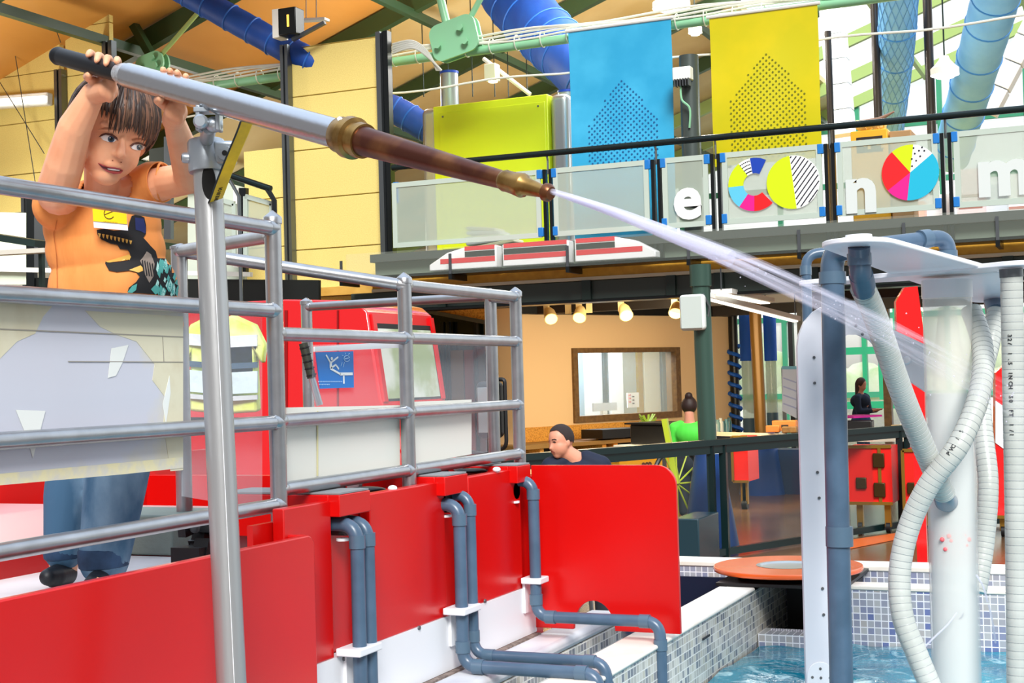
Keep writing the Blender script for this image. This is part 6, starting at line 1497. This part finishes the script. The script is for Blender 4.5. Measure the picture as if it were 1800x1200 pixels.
# badge hanging on the chest: a card of its own thickness
bc_ = [P(x, y, 2.895) for x, y in ((162, 360), (222, 372), (225, 405), (165, 400))]
badge = MB().prism(bc_, cf * .0015).build('name_badge', mat('badge white', '#ebeaf4', .3), boy)
MB().prism([P(x, y, 2.893) for x, y in ((162, 360), (222, 372), (223.5, 394), (164, 388.5))], cf * .001).build('badge_top', mat('badge yellow', '#ffd400', .4), badge)
em = MB(); em.tube([P(192 + math.cos(w) * 9, 375 + math.sin(w) * 9.5, 2.892) for w in [math.radians(35 + k * 14) for k in range(18)]], .0007, 5); em.tube([P(184, 377, 2.892), P(199, 371, 2.892)], .0006, 5)
for x, y in ((189, 369), (195, 370)): em.ball(P(x, y, 2.892), .001, nu=8, nv=5)
for k in range(9): em.tube([P(182 + k * 2.8, 388.8 + k * .25, 2.892), P(183.6 + k * 2.8, 389.0 + k * .25, 2.892)], .0004, 4)
em.build('face_emblem', ink, badge)
# jeans, shoes
jm = mat('blue denim', '#39607f', .8, noise=(10, '#89a8bf', .42, .72), bump=(8, .6), stretch=(1, 1, .5)); jd = mat('dark denim', '#17304c', .8, noise=(18, '#2c4c70', .4, .7), bump=(12, .6))
j = MB(); chain(j, [P(172, 610, 3.03), P(140, 780, 3.03), P(122, 870, 3.03), P(112, 968, 3.03)], [.078, .062, .054, .042]); chain(j, [P(226, 610, 3.02), P(214, 780, 3.0), P(200, 870, 2.98), P(183, 985, 2.95)], [.08, .070, .064, .052])
j.ball(P(198, 600, 3.03), (.125, .09, .08), Rc, 24, 16)
jeans = fuse('jeans', j, .0055, jm, boy, 5)
for c, d, r in (((112, 972), 3.03, .040), ((183, 988), 2.95, .050)):
    a, b = P(c[0], c[1] + 10, d), P(c[0] - 2, c[1] - 26, d); MB().lathe(a, b, [(0, r * .92), (.1, r * 1.02), (.5, r * 1.05), (.9, r * 1.03), (1, r * .96)], 26).build('cuff', jd, jeans)
sk = MB(); shoe_m = mat('black sandal', '#11151c', .5)
for (a, b, c) in (((114, 1008, 3.04), (96, 1013, 2.98), (84, 1014, 2.95)), ((184, 1014, 2.96), (172, 1022, 2.90), (162, 1026, 2.86))):
    s_mb = MB(); chain(s_mb, [P(*a), P(*b), P(*c)], [.027, .024, .018]); o = fuse('sandal', s_mb, .004, shoe_m, boy, 3)
    q = P(a[0] - 6, a[1] + 3, a[2] - .03); MB().boxm(q, (.006, .004, .012), Rc).build('sandal_strap', white_pl, o, bevel=.001)
# ------------------------------------------------------------------ seated man
man = thing('person', 'seated man with short dark hair in a navy top behind the red end board', 'person')
Dm = 9.3; Hm = P(985, 776, Dm); mf, mu, ms = head_frame(-52, -4, 8, (985, 776)); mb = MB(); mq = head(mb, Hm, mf, mu, ms, 1.0, 1.1)
ctr = mq(0, -.05, -.13) + _r0 * .04; chain(mb, [mq(0, -.02, -.07), ctr], [.054, .060])
def man_at(dx, dy, dz): return V((ctr.x, ctr.y, 0)) + _r0 * dx + V((_f0.x, _f0.y, 0)).normalized() * dy + V((0, 0, dz))
for z, r in ((ctr.z - .16, (.17, .11, .16)), (ctr.z - .38, (.15, .11, .18)), (.58, (.16, .13, .12))): mb.ball(man_at(0, 0, z), r, None, 20, 14)
for s in (-1, 1):
    chain(mb, [man_at(s * .17, 0, ctr.z - .08), man_at(s * .22, -.05, ctr.z - .34), man_at(s * .14, -.26, ctr.z - .42)], [.06, .048, .035]); mb.ball(man_at(s * .12, -.32, ctr.z - .42), (.045, .05, .02), None, 12, 8)
    for q in range(4): capsule(mb, man_at(s * .12 + (q - 1.5) * .02, -.36, ctr.z - .42), man_at(s * .12 + (q - 1.5) * .02, -.42, ctr.z - .435), .009, .008, 8)
    capsule(mb, man_at(s * .08, -.33, ctr.z - .42), man_at(s * .06, -.37, ctr.z - .42), .010, .009, 8)
    chain(mb, [man_at(s * .10, 0, .54), man_at(s * .13, -.42, .50), man_at(s * .13, -.42, .10), man_at(s * .13, -.55, .05)], [.085, .06, .045, .035])
mbody = fuse('body', mb, .008, skin_m, man, 3); mbv = bvh_of(mbody)
sm2 = MB()
for z, r in ((ctr.z - .15, (.185, .125, .155)), (ctr.z - .38, (.165, .125, .2))): sm2.ball(man_at(0, 0, z), r, None, 20, 14)
for s in (-1, 1): chain(sm2, [man_at(s * .07, 0, ctr.z - .0), man_at(s * .16, 0, ctr.z - .05), man_at(s * .22, -.05, ctr.z - .30)], [.06, .075, .06])
fuse('jumper', sm2, .01, mat('navy jumper', '#0e1a33', .8), man, 3)
tm = MB(); tm.ball(man_at(0, 0, .56), (.175, .15, .12), None, 18, 12)
for s in (-1, 1): chain(tm, [man_at(s * .10, 0, .54), man_at(s * .13, -.42, .50), man_at(s * .13, -.42, .12)], [.09, .07, .055])
fuse('trousers', tm, .012, mat('dark trousers', '#1c222c', .8), man, 3)
for s in (-1, 1): tm = MB().ball(man_at(s * .13, -.48, .045), (.045, .12, .045), None, 16, 10).build('shoe', rubber, man)
hm = MB(); Rm = Matrix((ms, mf, mu)).transposed(); vs = []; fs = []
for i in range(36):
    az = 10 * i; a = abs((az + 180) % 360 - 180); h0 = 42 if a < 45 else (42 - (a - 45) * 1.1 if a < 80 else -14 - (a - 80) * .2)
    for jj in range(11):
        e = math.radians(h0 + (90 - h0) * jj / 10); w = math.radians(az); vs.append(Hm + Rm @ V((math.sin(w) * math.cos(e) * .076, math.cos(w) * math.cos(e) * .093 - .012, math.sin(e) * .093 + .022)))
for i in range(36):
    for jj in range(10): a = i * 11 + jj; b = ((i + 1) % 36) * 11 + jj; fs.append((a, b, b + 1, a + 1))
MB().add(vs, fs).build('hair', mat('short dark hair', '#2a1c1a', .7, bump=(300, .6)), man, smooth=80)
def zm(pts): return [(920 + x / 6, 700 + y / 6) for x, y in pts]
for nm, pts, m in (('eyebrow', [(300, 432), (330, 426), (352, 434), (350, 444), (325, 436), (302, 442)], 'h'), ('eyebrow', [(262, 436), (278, 444), (276, 456), (262, 446)], 'h'), ('eye', [(305, 456), (328, 450), (348, 460), (328, 468)], 'd'), ('mouth', [(290, 558), (308, 552), (334, 566), (330, 574), (306, 564)], 'm')):
    decal(nm, zm(pts), mbv, {'h': mat('man brow', '#3a2420', .7), 'd': mat('man eye', '#3a2a2a', .4), 'm': mat('man lips', '#9c4a44', .5)}[m], man, .002, 1.5)
st = thing('stool', 'plain dark stool under the seated man', 'stool'); c = man_at(0, .02, 0)
MB().lathe(c + V((0, 0, .40)), c + V((0, 0, .44)), [(0, .18), (1, .18)], 24).build('seat', rubber, st)
for k in range(4): w = pi / 4 + k * pi / 2; MB().tube([c + V((math.cos(w) * .13, math.sin(w) * .13, .4)), c + V((math.cos(w) * .2, math.sin(w) * .2, 0))], .014, 8).build('leg', steel, st)
# ------------------------------------------------------------------ far people
def standing(lab, px, py_top, d, top_m, leg_m, hair_m, yaw, hgt=1.62, long_hair=True):
    t = thing('person', lab, 'person'); h = P(px, py_top, d); h.z = h.z - .12; f, u, s = head_frame(yaw, 0, 18); mb = MB(); q = head(mb, h, f, u, s, 1.0)
    base = lambda dx, dy, z: V((h.x, h.y, 0)) + s * dx + V((f.x, f.y, 0)).normalized() * dy + V((0, 0, z)); zt_ = h.z - .16; k = h.z / 1.5
    hip = zt_ - .52 * k
    chain(mb, [q(0, -.02, -.06), base(0, -.03, zt_)], [.05, .06])
    for z, r in ((zt_ - .12, (.16, .10, .14)), (zt_ - .34, (.13, .10, .16)), (hip, (.16, .12, .13))): mb.ball(base(0, -.03, z), r, None, 16, 12)
    for sg_ in (-1, 1):
        chain(mb, [base(sg_ * .16, 0, zt_ - .04), base(sg_ * .19, .03, zt_ - .28), base(sg_ * .06, .26, zt_ - .26)], [.05, .04, .028]); mb.ball(base(sg_ * .04, .31, zt_ - .25), (.03, .03, .02), None, 10, 8)
        for qq in range(4): capsule(mb, base(sg_ * .04 + (qq - 1.5) * .014, .33, zt_ - .25), base(sg_ * .03 + (qq - 1.5) * .014, .38, zt_ - .24), .007, .006, 6)
        chain(mb, [base(sg_ * .09, -.03, hip), base(sg_ * .09, .0, hip * .52), base(sg_ * .09, -.02, .09), base(sg_ * .09, .10, .04)], [.085, .06, .045, .035])
    fuse('body', mb, .012, skin_m, t, 2)
    m2 = MB()
    for z, r in ((zt_ - .11, (.175, .115, .13)), (zt_ - .34, (.15, .115, .2))): m2.ball(base(0, -.03, z), r, None, 16, 12)
    for sg_ in (-1, 1): chain(m2, [base(sg_ * .10, 0, zt_ - .02), base(sg_ * .17, 0, zt_ - .05), base(sg_ * .195, .03, zt_ - .28), base(sg_ * .10, .20, zt_ - .27)], [.05, .058, .05, .04])
    fuse('top', m2, .014, top_m, t, 2)
    m3 = MB(); m3.ball(base(0, -.03, hip), (.175, .135, .14), None, 16, 12)
    for sg_ in (-1, 1): chain(m3, [base(sg_ * .09, -.03, hip), base(sg_ * .09, 0, hip * .52), base(sg_ * .09, -.02, .1)], [.095, .07, .055])
    fuse('trousers', m3, .014, leg_m, t, 2)
    m4 = MB(); m4.ball(h + u * .03 * 1.0 - f * .025, (.088, .088, .098), Matrix((s, f, u)).transposed(), 18, 12)
    if long_hair: chain(m4, [h - f * .05, h - f * .07 - V((0, 0, .2)), h - f * .06 - V((0, 0, .34))], [.07, .055, .02])
    else: m4.ball(h - f * .05 + V((0, 0, .12)), .045, None, 12, 8)
    fuse('hair', m4, .012, hair_m, t, 2); return t
dkh = mat('far dark hair', '#2a1712', .6)
standing('woman with long brown hair standing in front of the green framed windows', 1514, 664, 24, mat('dark blue top', '#1c2c44', .8), mat('blue jeans far', '#2c4a78', .8), mat('far brown hair', '#40241b', .6), 50)
standing('person in a bright green top with tied up dark hair half hidden by the column', 1211, 698, 15.5, mat('bright green top', '#52e046', .7), mat('dark trousers', '#1c222c', .8), dkh, 170, long_hair=False)
finalize()
